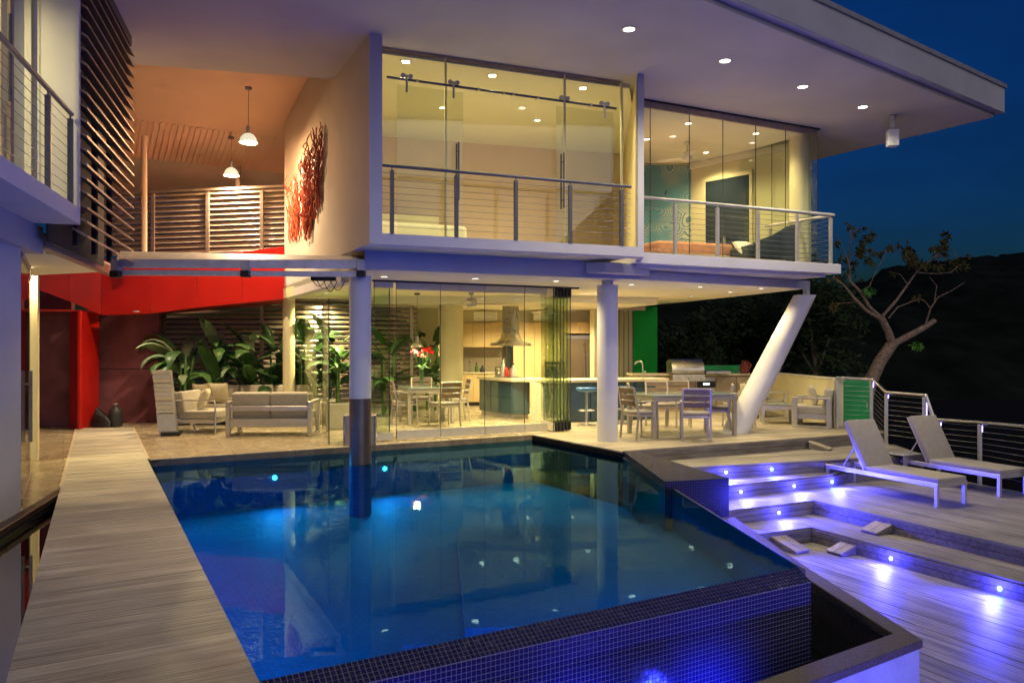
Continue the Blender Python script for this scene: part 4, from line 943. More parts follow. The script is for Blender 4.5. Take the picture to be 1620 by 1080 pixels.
# ------------------------------------------------------------------ dining chairs and tables
def make_chair():
    r = root('dining_chair', 'x', 'chair')
    W_, Dp, fm = .50, .50, M['chair_frame']
    for sx in (-1, 1):
        m = MB(); m.bar((sx * .235, .22, 0), (sx * .235, .20, .66), .03, .03); m.build('leg', fm, r, local=True, bevel=.003)
        m = MB(); m.bar((sx * .235, -.25, 0), (sx * .235, -.20, .45), .03, .035); m.bar((sx * .235, -.20, .44), (sx * .225, -.29, .90), .028, .035); m.build('leg', fm, r, local=True, bevel=.003)
        m = MB(); m.bar((sx * .235, -.23, .665), (sx * .235, .235, .665), .045, .02); m.build('armrest', fm, r, local=True, bevel=.004)
    m = MB(); m.box((0, .0, .415), (.44, .42, .035)); m.build('seat_frame', fm, r, local=True, bevel=.003)
    m = MB(); m.box((0, .005, .46), (.445, .43, .055)); m.build('seat_cushion', M['fabric_grey'], r, local=True, bevel=.02, seg=2, smooth=60)
    for z, h in ((.845, .085), (.735, .085), (.625, .085)):
        y = -.205 - (z - .45) * .19
        m = MB(); m.box((0, y, z), (.45, .018, h), m=Matrix.Rotation(R(11), 3, 'X')); m.build('back_slat', M['slat_brown'], r, local=True, bevel=.003)
    m = MB(); m.bar((-.22, -.285, .895), (.22, -.285, .895), .03, .025); m.build('top_rail', fm, r, local=True, bevel=.003)
    return r
chair = make_chair(); cu = []
def put_chair(px, d, rz, label, group): return place(chair, cu, X(px, d), rz, label, group)
GO, GI = 'chairs round the terrace table', 'chairs round the indoor table'
TC = X(1078, 14.35)
def face_to(p, c): return math.atan2(c.y - p.y, c.x - p.x) - math.pi / 2
for px, d, dz, lab in ((1012, 13.75, R(-62), 'slatted terrace chair beside the round white column, nearest the pool'), (1100, 13.45, R(-8), 'slatted terrace chair with its dark back to the camera, in front of the table'),
        (1017, 15.1, R(-95), 'slatted terrace chair behind the column side of the table'), (1046, 15.6, R(-170), 'slatted terrace chair at the far side of the table, under the tap'), (1073, 15.75, R(172), 'slatted terrace chair at the far side of the table, in front of the grill'),
        (1134, 14.7, R(78), 'slatted terrace chair at the end of the table by the slanted column'), (1168, 15.5, R(100), 'slatted terrace chair half hidden behind the slanted column')):
    put_chair(px, d, dz, lab, GO)
def table(name, label, cat, loc, rz, L, W_, H, top, leg=.07, frame='chair_frame', group=None):
    r = root(name, label, cat, loc, rz, group)
    for sx in (-1, 1):
        for sy in (-1, 1):
            m = MB(); m.box((sx * (L / 2 - leg / 2), sy * (W_ / 2 - leg / 2), (H - .03) / 2), (leg, leg, H - .03)); m.build('leg', M[frame], r, local=True, bevel=.004)
    m = MB()
    for sy in (-1, 1): m.box((0, sy * (W_ / 2 - leg / 2), H - .075), (L - 2 * leg, leg * .6, .09))
    for sx in (-1, 1): m.box((sx * (L / 2 - leg / 2), 0, H - .075), (leg * .6, W_ - 2 * leg, .09))
    m.build('apron', M[frame], r, local=True)
    m = MB(); m.box((0, 0, H - .015), (L, W_, .028)); m.build('tabletop', M[top], r, local=True, bevel=.005)
    return r
table('terrace_table', 'long grey metal terrace dining table with glass top', 'table', TC, R(20), 1.75, .95, .76, 'glass_top')
TI = X(674, 16.6)
table('indoor_table', 'square grey metal dining table inside the glass room', 'table', TI, R(20), 1.0, .95, .76, 'glass_top')
for px, d, rz, lab in ((703, 15.75, R(35), 'slatted dining chair inside the glass room with its back to the pool'), (722, 16.9, R(105), 'slatted dining chair between the indoor table and the round inner column'),
        (640, 16.2, R(-70), 'slatted dining chair behind the green tinted glass leaf'), (668, 17.5, R(190), 'slatted dining chair on the plant side of the indoor table')):
    put_chair(px, d, rz, lab, GI)
for o in bpy.data.objects:
    pass

# vase with red flowers
vs_ = root('flower_vase', 'clear glass vase of red flowers on the indoor table', 'vase', TI + V(-.1, .05, .761))
m = MB(); m.lathe((0, 0, 0), [(.001, .0), (.055, .0), (.05, .02), (.045, .30), (.05, .32), (.046, .32), (.041, .03), (.001, .025)], 16); m.build('vessel', M['vase_glass'], vs_, local=True, smooth=40, recalc=False)
rnd = random.Random(4)
for k, (fx, fz) in enumerate(((-.16, .72), (.02, .62), (.12, .74), (.20, .70), (-.05, .66), (.05, .76), (.17, .78))):
    fy = rnd.uniform(-.1, .1)
    m = MB(); m.tube([(0, 0, .05), (fx * .2, fy * .2, .35), (fx, fy, fz)], .005, 5); m.build('stem', M['leaf_mid'], vs_, local=True)
    m = MB()
    for q in range(26):
        a = rnd.uniform(0, 6.28); e_ = rnd.uniform(-.3, 1.4); L_ = rnd.uniform(.05, .085)
        dr_ = V(math.cos(a) * math.cos(e_), math.sin(a) * math.cos(e_), math.sin(e_)); s_ = dr_.orthogonal().normalized() * .018
        c = V(fx, fy, fz); m.add([c, c + dr_ * L_ * .6 + s_, c + dr_ * L_, c + dr_ * L_ * .6 - s_], [(0, 1, 2, 3)])
    m.build('flower', M['flower_red'], vs_, local=True, recalc=False)
for k in range(9):
    a = rnd.uniform(0, 6.28); L_ = rnd.uniform(.18, .34); m = MB(); dr_ = V(math.cos(a), math.sin(a), rnd.uniform(.3, 1.0)).normalized(); s_ = V(-math.sin(a), math.cos(a), 0) * .04; c = V(0, 0, .36)
    m.add([c, c + dr_ * L_ * .5 + s_, c + dr_ * L_ - V(0, 0, .05), c + dr_ * L_ * .5 - s_, c + dr_ * L_ * .5 + V(0, 0, .015)], [(0, 1, 4), (1, 2, 4), (2, 3, 4), (3, 0, 4)]); m.build('leaf', M['leaf_mid'], vs_, local=True, recalc=False)

# ------------------------------------------------------------------ lounge furniture of the court
def sofa_frame(r, L, Dp, H, fm):
    for sx in (-1, 1):
        m = MB(); x = sx * (L / 2 - .035)
        m.box((x, -Dp / 2 + .06, .31), (.07, .12, .62)); m.box((x, Dp / 2 - .06, .31), (.07, .12, .62)); m.box((x, 0, .605), (.071, Dp - .001, .05)); m.box((x, 0, .02), (.069, Dp - .002, .04)); m.build('arm_frame', fm, r, local=True, bevel=.006)
    m = MB(); m.box((0, 0, .22), (L - .14, Dp - .06, .10)); m.build('seat_base', fm, r, local=True, bevel=.005)
def make_sofa(name, label, loc, rz, L, n, group=None, fabric='fabric'):
    r = root(name, label, 'sofa', loc, rz, group); Dp = .82
    sofa_frame(r, L, Dp, .62, M['alu_frame'])
    m = MB(); m.box((0, -Dp / 2 + .05, .50), (L - .14, .05, .09)); m.box((0, -Dp / 2 + .05, .27), (L - .14, .05, .10)); m.build('back_rail', M['alu_frame'], r, local=True, bevel=.005)
    w = (L - .16) / n
    for k in range(n):
        x = -L / 2 + .08 + w * (k + .5)
        m = MB(); m.box((x, .06, .35), (w - .012, Dp - .16, .16)); m.build('seat_cushion', M[fabric], r, local=True, bevel=.035, seg=3, smooth=60)
        m = MB(); m.box((x, -Dp / 2 + .17, .58), (w - .014, .17, .42), m=Matrix.Rotation(R(8), 3, 'X')); m.build('back_cushion', M[fabric], r, local=True, bevel=.04, seg=3, smooth=60)
    return r
make_sofa('sofa', 'two-seat metal framed sofa with its back to the pool', X(434, 14.35), R(3), 1.52, 2)
make_sofa('sofa', 'long beige sofa against the banana plants', X(402, 16.35), R(183), 2.35, 3)
ch = root('lounge_chair', 'beige lounge chair with looped tube frame beside the wavy steel totem', 'chair', X(323, 14.75), R(-92))
for sx in (-1, 1):
    m = MB(); x = sx * .42; q = []
    for cx_, cz_, a0 in ((.33, .06, -90), (.33, .56, 0), (-.33, .56, 90), (-.33, .06, 180)):
        for s_ in range(5): a = R(a0 + s_ * 22.5); q.append((x, cx_ + .06 * math.cos(a), cz_ + .06 * math.sin(a)))
    q.append(q[0]); m.tube(q, .016, 8); m.build('loop_frame', M['steel'], ch, local=True, smooth=40)
m = MB(); m.box((0, .0, .23), (.84, .76, .07)); m.build('seat_base', M['alu_frame'], ch, local=True, bevel=.005)
m = MB(); m.box((0, .04, .345), (.80, .70, .16)); m.build('seat_cushion', M['fabric'], ch, local=True, bevel=.035, seg=3, smooth=60)
m = MB(); m.box((0, -.30, .58), (.80, .18, .40), m=Matrix.Rotation(R(8), 3, 'X')); m.build('back_cushion', M['fabric'], ch, local=True, bevel=.04, seg=3, smooth=60)
def pillow(loc, rz, tilt, label, s=.42, mat='cushion', group='scatter cushions'):
    r = root('cushion', label, 'cushion', loc, rz, group); n = 10; m = MB(); vs = []
    for sgn in (1, -1):
        for i in range(n + 1):
            for j in range(n + 1):
                x, z = i / n * 2 - 1, j / n * 2 - 1
                th = .075 * max(0, (1 - x ** 4) * (1 - z ** 4)) ** .6
                k = 1 - .06 * (1 - abs(x)) * abs(z) ** 2 - .0
                vs.append((x * s / 2 * (1 - .07 * (1 - z * z)), sgn * th, z * s / 2 * (1 - .07 * (1 - x * x)) + s / 2))
    N = (n + 1) ** 2
    fs = [(a * N + i * (n + 1) + j, a * N + (i + 1) * (n + 1) + j, a * N + (i + 1) * (n + 1) + j + 1, a * N + i * (n + 1) + j + 1) for a in (0, 1) for i in range(n) for j in range(n)]
    m.add(vs, fs); o = m.build('cover', M[mat], r, local=True, smooth=80); o.rotation_euler = (tilt, 0, 0)
pillow(X(316, 14.72, .43), R(-80), R(-20), 'cream cushion leaning on the looped lounge chair')
pillow(X(347, 16.1, .44), R(180), R(-14), 'cream cushion on the long sofa, second from the lounge chair', .44)
pillow(X(322, 16.15, .44), R(165), R(-14), 'cream cushion in the corner of the long sofa', .42)
# wavy steel totem
tt = root('wavy_totem', 'tall rippled silver metal totem beside the lounge chair', 'sculpture', X(272, 14.2), R(12))
m = MB(); n = 70; pr_ = []
for i in range(n + 1):
    z = .0 + 1.18 * i / n; lean = -.02 - .07 * (z / 1.18)
    rip = .028 * abs(math.sin(z * math.pi / .16)) if z > .42 else (.035 if .08 < z < .40 else 0)
    pr_.append((lean * 2.0, -.12 - rip + .10 * z / 1.18, z))
def ring_at(x, y, z): return [(x - .15, y, z), (x + .15, y, z), (x + .15, y + .2, z), (x - .15, y + .2, z)]
vs = [];
for (x, y, z) in pr_: vs += ring_at(x, y, z)
fs = [(i * 4 + j, i * 4 + (j + 1) % 4, (i + 1) * 4 + (j + 1) % 4, (i + 1) * 4 + j) for i in range(n) for j in range(4)] + [(3, 2, 1, 0), (n * 4, n * 4 + 1, n * 4 + 2, n * 4 + 3)]
m.add(vs, fs); m.build('rippled_body', M['alu'], tt, local=True, smooth=50)
m = MB(); m.box((0, 0, .03), (.32, .3, .06)); m.build('plinth', M['black'], tt, local=True)
# bags by the red pillar
bg_ = root('duffel_bag', 'black bag slumped against the entrance wall with painted-in red glow', 'bag', X(163, 15.6)); bg_.scale = (.9, .9, .85)
m = MB(); m.add([(-.2, -.12, 0), (.2, -.14, 0), (.22, .15, 0), (-.2, .16, 0), (-.17, -.08, .34), (.08, -.05, .26), (.1, .1, .24), (-.19, .1, .5), (.2, -.05, .12), (.2, .1, .1)], [(3, 2, 1, 0), (0, 1, 8, 5, 4), (1, 2, 9, 8), (2, 3, 7, 6, 9), (3, 0, 4, 7), (4, 5, 6, 7), (5, 8, 9, 6)]); m.build('body', M['black'], bg_, local=True, bevel=.03, seg=2, smooth=60)
m = MB(); m.tube([(-.15, -.1, .3), (-.05, -.16, .42), (.08, -.14, .3)], .012, 6); m.build('strap', M['charcoal'], bg_, local=True)
jr = root('water_jug', 'dark round-shouldered water jug on the floor by the entrance wall', 'jug', X(183, 15.7)); jr.scale = (.8, .8, .8)
m = MB(); m.lathe((0, 0, 0), [(.001, 0), (.15, 0), (.16, .03), (.16, .34), (.14, .42), (.06, .48), (.045, .50), (.045, .55), (.001, .55)], 20); m.build('vessel', M['charcoal'], jr, local=True, smooth=50, recalc=False)
m = MB(); m.lathe((0, 0, .55), [(.05, 0), (.05, .03), (.001, .035)], 14); m.build('cap', M['alu'], jr, local=True, recalc=False)
# arc lamp
al = root('arc_lamp', 'arched floor lamp with chrome dome behind the long sofa', 'lamp', X(477, 16.6))
m = MB(); q = [(0, 0, .02), (0, 0, .7), (0, 0, 1.2)] + [(-.18 + .18 * math.cos(R(a)), 0, 1.2 + .28 * math.sin(R(a))) for a in (20, 45, 70, 90, 115, 140)]
m.tube(q, .010, 8); m.build('arm', M['steel'], al, local=True, smooth=40)
m = MB(); m.lathe((-.34, 0, 1.24), [(.001, .09), (.06, .085), (.10, .05), (.115, 0), (.108, 0), (.05, .07), (.001, .08)], 18); m.build('lamp_shade', M['brass_lamp'], al, local=True, smooth=50, recalc=False)
m = MB(); m.lathe((0, 0, 0), [(.14, 0), (.14, .025), (.001, .025)], 18); m.build('base', M['steel'], al, local=True, recalc=False)
# cube side table with round holes
def holed_panel(m, c, ax, s, rad, th):
    n = 24; ax2 = Vector(ax); sidev = V(0, 0, 1).cross(ax2)
    o, i = [], []
    for k in range(n):
        a = k * 2 * math.pi / n + math.pi / 4; cx_, cz_ = math.cos(a), math.sin(a); f_ = s / 2 / max(abs(cx_), abs(cz_))
        o.append((cx_ * f_, cz_ * f_)); i.append((cx_ * rad, cz_ * rad))
    vs = []
    for off in (0, th):
        for lst in (o, i): vs += [Vector(c) + sidev * x + UP * z + ax2 * off for x, z in lst]
    fs = []
    for k in range(n):
        j = (k + 1) % n
        fs += [(k, j, n + j, n + k), (2 * n + k, 3 * n + k, 3 * n + j, 2 * n + j), (n + k, n + j, 3 * n + j, 3 * n + k), (k, 2 * n + k, 2 * n + j, j)]
    m.add(vs, fs)
cbx = root('cube_stool', 'bronze cube side table with round cut-outs behind the poolside column', 'side table', X(570, 13.0), R(8))
for ax in ((0, -1, 0), (0, 1, 0), (1, 0, 0), (-1, 0, 0)):
    m = MB(); holed_panel(m, V(*ax) * .245 + V(0, 0, .235), ax, .47, .17, .018); m.build('side_panel', M['bronze_alu'], cbx, local=True)
m = MB(); m.box((0, 0, .48), (.53, .53, .02)); m.build('top', M['bronze_alu'], cbx, local=True, bevel=.003)
# white planters
for k, (px, d, lab) in enumerate(((533, 15.4, 'white planter box by the folded-back glass leaf'), (507, 16.2, 'white planter box near the chrome arc lamp'))):
    r = root('planter', lab, 'planter', X(px, d), R(25), 'white planters')
    m = MB(); m.hex([(-.22, -.18, 0), (.22, -.18, 0), (.22, .18, 0), (-.22, .18, 0)], [(-.27, -.22, .5), (.27, -.22, .5), (.27, .22, .5), (-.27, .22, .5)]); m.build('pot', M['pot_white'], r, local=True, bevel=.008)
    m = MB(); m.box((0, 0, .497), (.48, .38, .01)); m.build('soil', M['earth'], r, local=True)

# ------------------------------------------------------------------ banana-leaved plants
def leaf_mesh(L, W_, droop, rnd, mat, n=9):
    m = MB(); vs = []; pos = V(0, 0, 0); ang = 0
    for i in range(n + 1):
        t = i / n; w = W_ * (math.sin(math.pi * min(1, t * .92 + .06)) ** .75) * (1 - .25 * t); sag = .16 * w
        a = R(78) - droop * t * t
        if i: pos = pos + V(math.cos(a), 0, math.sin(a)) * (L / n)
        wob = rnd.uniform(-.08, .08) * w
        for s_, z in ((-1, -sag), (-.5, -.02 * w), (0, -.05 * w), (.5, -.02 * w), (1, -sag)): vs.append(pos + V(-math.sin(a) * z, s_ * w / 2 + wob, z * .9 + rnd.uniform(-.03, .03) * w * abs(s_)))
    fs = [(i * 5 + j, (i + 1) * 5 + j, (i + 1) * 5 + j + 1, i * 5 + j + 1) for i in range(n) for j in range(4)]
    m.add(vs, fs); return m.mesh('leaf', mat, recalc=False, smooth=80)
rnd = random.Random(21)
LEAVES = {k: [leaf_mesh(1.0, w, R(dr), rnd, M[k]) for w, dr in ((.34, 60), (.40, 85), (.30, 40), (.36, 110))] for k in ('leaf_dark', 'leaf_mid', 'leaf_pale')}
def big_plant(loc, h, nl, label, seed, mats=('leaf_dark', 'leaf_mid'), spread=1.0, group='banana-leaved plants', scale=(.55, .95)):
    r = root('banana_plant', label, 'plant', loc, 0, group); q = random.Random(seed)
    for k in range(max(2, nl // 5)):
        a = q.uniform(0, 6.28); m = MB(); m.tube([(math.cos(a) * .12, math.sin(a) * .12, 0), (math.cos(a) * .16, math.sin(a) * .16, h * .45), (math.cos(a) * .22, math.sin(a) * .22, h * .62)], [.035, .03, .02], 7); m.build('stem', M['leaf_mid'], r, local=True, smooth=60)
    for k in range(nl):
        mt = q.choice(mats); o = bpy.data.objects.new('leaf', q.choice(LEAVES[mt])); COL.objects.link(o); o.parent = r
        a = q.uniform(0, 6.28); zz = h * q.uniform(.22, .72); s = q.uniform(*scale) * min(1.1, h / 1.7)
        o.location = (math.cos(a) * .12 * spread, math.sin(a) * .12 * spread, zz); o.scale = (s, s, s)
        o.rotation_euler = (q.uniform(-.35, .35), q.uniform(.1, 1.0) * spread, a)
    return r
big_plant(X(290, 16.3), 2.25, 22, 'banana-leaved plant with drooping leaf at the left end of the court screen', 1, ('leaf_dark', 'leaf_mid', 'leaf_pale', 'leaf_pale'), 1.1)
big_plant(X(345, 16.95), 2.4, 24, 'banana-leaved plant with pale lit leaves behind the long sofa', 2, ('leaf_pale', 'leaf_mid', 'leaf_mid'), 1.1)
big_plant(X(398, 16.95), 2.4, 24, 'banana-leaved plant with broad pale leaves behind the middle of the long sofa', 3, ('leaf_pale', 'leaf_mid', 'leaf_dark'), 1.0)
big_plant(X(437, 17.1), 2.4, 20, 'dark banana-leaved plant just left of the rear column', 4, ('leaf_dark', 'leaf_dark', 'leaf_mid'))
big_plant(X(487, 17.2), 2.5, 22, 'dark banana-leaved plant right of the rear column and arc lamp', 5, ('leaf_dark', 'leaf_mid'))
big_plant(X(533, 17.3), 2.5, 20, 'dark banana-leaved plant behind the open glass leaf', 6, ('leaf_dark', 'leaf_mid'))
big_plant(X(612, 18.3), 2.5, 20, 'banana-leaved plant seen through the green glass leaves', 7, ('leaf_dark', 'leaf_mid'))
big_plant(X(652, 19.3), 2.5, 22, 'bright banana-leaved plant behind the red flowers', 8, ('leaf_mid', 'leaf_mid', 'leaf_dark'))
big_plant(X(683, 19.5), 2.5, 15, 'banana-leaved plant against the wall beside the round inner column', 9, ('leaf_dark', 'leaf_mid'))
big_plant(X(508, 16.15, .5), .8, 10, 'small leafy plant in the white planter near the arc lamp', 10, ('leaf_mid',), .9, 'potted plants', (.35, .55))

# ------------------------------------------------------------------ kitchen
kb = root('kitchen_cabinets', 'maple wall and base cabinets along the kitchen rear wall', 'cabinets', X(790, 21.2))
kx0, kx1 = X(728, 21.2).x, X(1000, 21.2).x; ky = 21.2
def cab(x0, x1, z0, z1, y0, y1, mat='maple', name='door'):
    m = MB(); m.box(((x0 + x1) / 2, (y0 + y1) / 2, (z0 + z1) / 2), (x1 - x0 - .006, y1 - y0, z1 - z0 - .006)); return m.build(name, M[mat], kb, bevel=.004)
px_ = lambda p: X(p, ky).x
for a, b in ((732, 748), (748, 763), (763, 778), (778, 796)):
    cab(px_(a), px_(b), 1.58, 2.25, ky, ky + .4)
for a, b in ((718, 736), (736, 750), (750, 764), (764, 780), (780, 800)): cab(px_(a), px_(b), .1, .86, ky - .2, ky + .4)
for a, b in ((812, 828), (828, 845), (845, 862), (862, 886)): cab(px_(a), px_(b), .0 if a < 862 else 1.2, 2.25, ky - .2, ky + .4)
for a, b in ((886, 915), (915, 945), (945, 965)): cab(px_(a), px_(b), 1.95, 2.25, ky - .25, ky + .4)
m = MB(); m.box(((px_(718) + px_(812)) / 2, ky + .1, .88), (px_(812) - px_(718), .64, .035)); m.build('countertop', M['stone_top'], kb, bevel=.004)
m = MB(); m.box(((px_(732) + px_(812)) / 2, ky + .38, 1.24), (px_(812) - px_(732), .02, .68)); m.build('backsplash', M['backsplash'], kb)
m = MB(); m.box(((px_(718) + px_(812)) / 2, ky + .1, .05), (px_(812) - px_(718), .5, .1)); m.build('plinth', M['charcoal'], kb)
m = MB(); m.box(((px_(732) + px_(965)) / 2, ky + .25, 2.42), (px_(965) - px_(732), .3, .33)); m.build('bulkhead', M['cream'], kb)
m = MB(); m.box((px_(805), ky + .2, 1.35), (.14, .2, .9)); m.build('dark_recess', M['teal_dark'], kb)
fr = root('refrigerator', 'tall bronze-toned steel refrigerator behind the bar', 'fridge', X(920, 20.9))
m = MB(); m.box((0, .3, .95), (1.0, .6, 1.9)); m.build('body', M['fridge'], fr, local=True, bevel=.006)
for sx, w in ((-.19, .60), (.30, .36)):
    m = MB(); m.box((sx, -.012, .99), (w, .024, 1.62)); dd = m.build('door', M['fridge'], fr, local=True, bevel=.006)
    m = MB(); m.box((sx + (.26 if sx < 0 else -.13), -.05, 1.0), (.025, .03, .85)); m.build('handle', M['steel'], dd, local=True, bevel=.004)
m = MB(); m.box((0, -.012, 1.85), (.98, .03, .09)); m.build('vent_grille', M['steel'], fr, local=True)
ov = root('wall_oven', 'black built-in wall oven between tall cabinet and refrigerator', 'oven', X(874, 20.85, .75))
m = MB(); m.box((0, .2, .22), (.40, .4, .44)); m.build('body', M['black'], ov, local=True, bevel=.004); m = MB(); m.box((0, -.012, .18), (.34, .02, .28)); m.build('glass_door', M['mirror_dark'], ov, local=True, bevel=.003)
m = MB(); m.tube([(-.15, -.04, .35), (.15, -.04, .35)], .01, 8); m.build('handle', M['steel'], ov, local=True)
# island
isl = root('kitchen_island', 'island with smoked blue glass drawers and pale stone top', 'island', X(800, 17.8))
i0, i1, i2 = X(759, 18.45), X(811, 17.2), X(838, 17.35)
i3 = i2 + (i0 - i1)
m = MB(); m.prism([i0, i1, i2, i3], .1, .83); m.build('carcass', M['island_glass'], isl)
m = MB(); m.prism([lerp(i0, i2, .03), lerp(i1, i3, .05), lerp(i2, i0, .03), lerp(i3, i1, .03)], 0, .1); m.build('plinth', M['steel_soft'], isl)
for t0, t1 in ((0, .36), (.36, .995)):
    for z0, z1 in ((.11, .46), (.47, .82)):
        a, b = lerp(i0, i1, t0 + .008), lerp(i0, i1, t1 - .004); m = MB(); m.wall(a, b, -.018, z0, z1); m.build('drawer_front', M['island_glass'], isl, bevel=.002)
for z0, z1 in ((.11, .82),):
    m = MB(); m.wall(lerp(i1, i2, .03), lerp(i1, i2, .97), -.018, z0, z1); m.build('end_panel', M['island_glass'], isl, bevel=.002)
tc_ = [i0 + V(-.08, -.03, 0), i1 + V(-.03, -.10, 0), X(866, 16.9), X(868, 17.6), i3 + V(.1, .1, 0)]
m = MB(); m.prism(tc_, .832, .895); m.build('countertop', M['stone_top'], isl, bevel=.006)
m = MB(); m.prism([X(840, 16.75), X(862, 16.6), X(864, 17.1), X(842, 17.2)], 0, .831); m.build('support_pier', M['stone_top'], isl, bevel=.004)
m = MB(); m.box(X(806, 17.9, .900), (.62, .45, .008), R(-50)); m.build('cooktop', M['black'], isl)
bar = root('bar_counter', 'long bar counter with blue front and stone top facing the terrace', 'bar', X(950, 16.6))
b0, b1 = X(862, 16.5), X(1038, 17.3); bn = V(-(b1 - b0).y, (b1 - b0).x, 0).normalized()
for k in range(5):
    m = MB(); m.wall(lerp(b0, b1, k / 5 + .003), lerp(b0, b1, (k + 1) / 5 - .003), .5, .0, .845); m.build('front_panel', M['bar_blue'], bar, bevel=.003)
m = MB(); m.wall(b0 - bn * .22 - V(.05, 0, 0), b1 - bn * .22 + V(.2, .1, 0), .8, .846, .905); m.build('countertop', M['stone_top'], bar, bevel=.006)
for px, d, lab in ((928, 15.95, 'blue bar stool between the stacked glass leaves and the round column'), (985, 16.3, 'blue bar stool just right of the round column')):
    r = root('bar_stool', lab, 'stool', X(px, d), 0, 'bar stools')
    m = MB(); m.lathe((0, 0, 0), [(.001, 0), (.20, 0), (.205, .012), (.04, .03), (.028, .05), (.028, .68), (.001, .68)], 20); m.build('pedestal', M['steel'], r, local=True, smooth=40, recalc=False)
    m = MB(); m.tube([(math.cos(a) * .16, math.sin(a) * .16, .30) for a in [k * 2 * math.pi / 16 for k in range(17)]], .009, 6); m.tube([(-.16, 0, .3), (.16, 0, .3)], .008, 6); m.build('footrest', M['steel'], r, local=True, smooth=60)
    m = MB(); m.lathe((0, 0, .68), [(.001, 0), (.17, .005), (.225, .04), (.23, .07), (.21, .095), (.15, .09), (.001, .075)], 24); m.build('seat', M['seat_blue'], r, local=True, smooth=60, recalc=False)
# hood
hd = root('range_hood', 'stainless chimney hood hanging over the kitchen island', 'hood', X(808, 17.7, 1.62), R(-20))
m = MB(); m.box((0, 0, .6), (.30, .30, .62)); m.build('chimney', M['hood_steel'], hd, local=True, bevel=.004)
m = MB(); vs = []
for z, w, d_ in ((.30, .15, .15), (.18, .18, .17), (.10, .25, .22), (.06, .38, .29), (.0, .40, .30)): vs += [(-w, -d_, z), (w, -d_, z), (w, d_, z), (-w, d_, z)]
m.add(vs, [(i * 4 + j, i * 4 + (j + 1) % 4, (i + 1) * 4 + (j + 1) % 4, (i + 1) * 4 + j) for i in range(4) for j in range(4)] + [(0, 1, 2, 3), (16, 17, 18, 19)]); m.build('canopy', M['hood_steel'], hd, local=True, smooth=50)
# air conditioners
for px, lab in ((768, 'white wall air conditioner left of the range hood'), (862, 'white wall air conditioner right of the range hood')):
    r = root('air_conditioner', lab, 'air conditioner', X(px, 20.9, 2.30)); m = MB(); m.box((0, 0, .12), (.62, .2, .24)); m.build('body', M['white_plastic'], r, local=True, bevel=.04, seg=2, smooth=50)
    m = MB(); m.box((0, -.085, .03), (.52, .05, .025)); m.build('louver', M['alu'], r, local=True)
# ceiling fans
def fan(p, label, blade, rz, group='ceiling fans', mat='steel_soft', drop=.3):
    r = root('ceiling_fan', label, 'fan', p, rz, group)
    m = MB(); m.tube([(0, 0, 0), (0, 0, -drop)], .015, 8); m.lathe((0, 0, 0), [(.06, 0), (.05, -.05), (.02, -.06)], 14); m.build('downrod', M[mat], r, local=True, smooth=40)
    m = MB(); m.lathe((0, 0, -drop), [(.02, .03), (.10, .01), (.115, -.02), (.115, -.12), (.09, -.16), (.001, -.17)], 18); m.build('motor', M[mat], r, local=True, smooth=40)
    for k in range(3 if blade > .55 else 4):
        a = k * 2 * math.pi / (3 if blade > .55 else 4); ca, sa = math.cos(a), math.sin(a); m = MB()
        m.hex([(ca * .1 - sa * .05, sa * .1 + ca * .05, -drop - .09), (ca * blade - sa * .07, sa * blade + ca * .07, -drop - .08), (ca * blade + sa * .07, sa * blade - ca * .07, -drop - .11), (ca * .1 + sa * .05, sa * .1 - ca * .05, -drop - .12)],
              [(ca * .1 - sa * .05, sa * .1 + ca * .05, -drop - .08), (ca * blade - sa * .07, sa * blade + ca * .07, -drop - .07), (ca * blade + sa * .07, sa * blade - ca * .07, -drop - .10), (ca * .1 + sa * .05, sa * .1 - ca * .05, -drop - .11)]); m.build('blade', M[mat], r, local=True)
fan(X(746, 16.4, ZC), 'steel ceiling fan over the indoor dining area', .68, .35, drop=.14)
fan(X(868, 18.6, ZC - .16), 'steel ceiling fan behind the stacked glass leaves', .66, .1, drop=.06)
fan(X(1087, 16.0, ZS - .07), 'white ceiling fan in the upper right bedroom', .6, .5, mat='white_plastic', drop=.22)
# small things on worktops
def bottle(p, h, rr, mat, label, cat='bottle', group='bottles on the kitchen worktop'):
    r = root('bottle', label, cat, p, 0, group); m = MB(); m.lathe((0, 0, 0), [(.001, 0), (rr, 0), (rr, h * .6), (rr * .4, h * .78), (rr * .4, h), (.001, h)], 12); m.build('glass_body', M[mat], r, local=True, smooth=50, recalc=False)
    m = MB(); m.lathe((0, 0, h), [(rr * .45, -.02), (rr * .45, .015), (.001, .016)], 10); m.build('cap', M['black'], r, local=True, recalc=False)
bottle(X(754, 21.2, .90), .24, .05, 'leaf_mid', 'green bottle on the rear worktop'); bottle(X(743, 21.2, .90), .28, .035, 'vase_glass', 'clear bottle at the left end of the rear worktop'); bottle(X(763, 21.2, .90), .16, .07, 'charcoal', 'squat dark jar on the rear worktop')
bottle(X(801, 18.2, .90), .26, .045, 'flower_red', 'red bottle on the kitchen island'); bottle(X(808, 18.3, .90), .24, .045, 'coral_red', 'orange-red bottle on the kitchen island'); bottle(X(812, 18.1, .90), .30, .06, 'white_plastic', 'pale jar on the kitchen island'); bottle(X(796, 18.25, .90), .42, .05, 'white_plastic', 'tall white bottle on the kitchen island')
kt = root('kettle', 'steel kettle beside the red bottles on the island', 'kettle', X(789, 18.4, .90)); m = MB(); m.lathe((0, 0, 0), [(.001, 0), (.09, 0), (.10, .04), (.08, .13), (.03, .17), (.001, .18)], 16); m.build('body', M['steel'], kt, local=True, smooth=60, recalc=False)
m = MB(); m.tube([(-.08, 0, .12), (-.07, 0, .22), (.05, 0, .22), (.07, 0, .13)], .01, 6); m.build('handle', M['black'], kt, local=True)
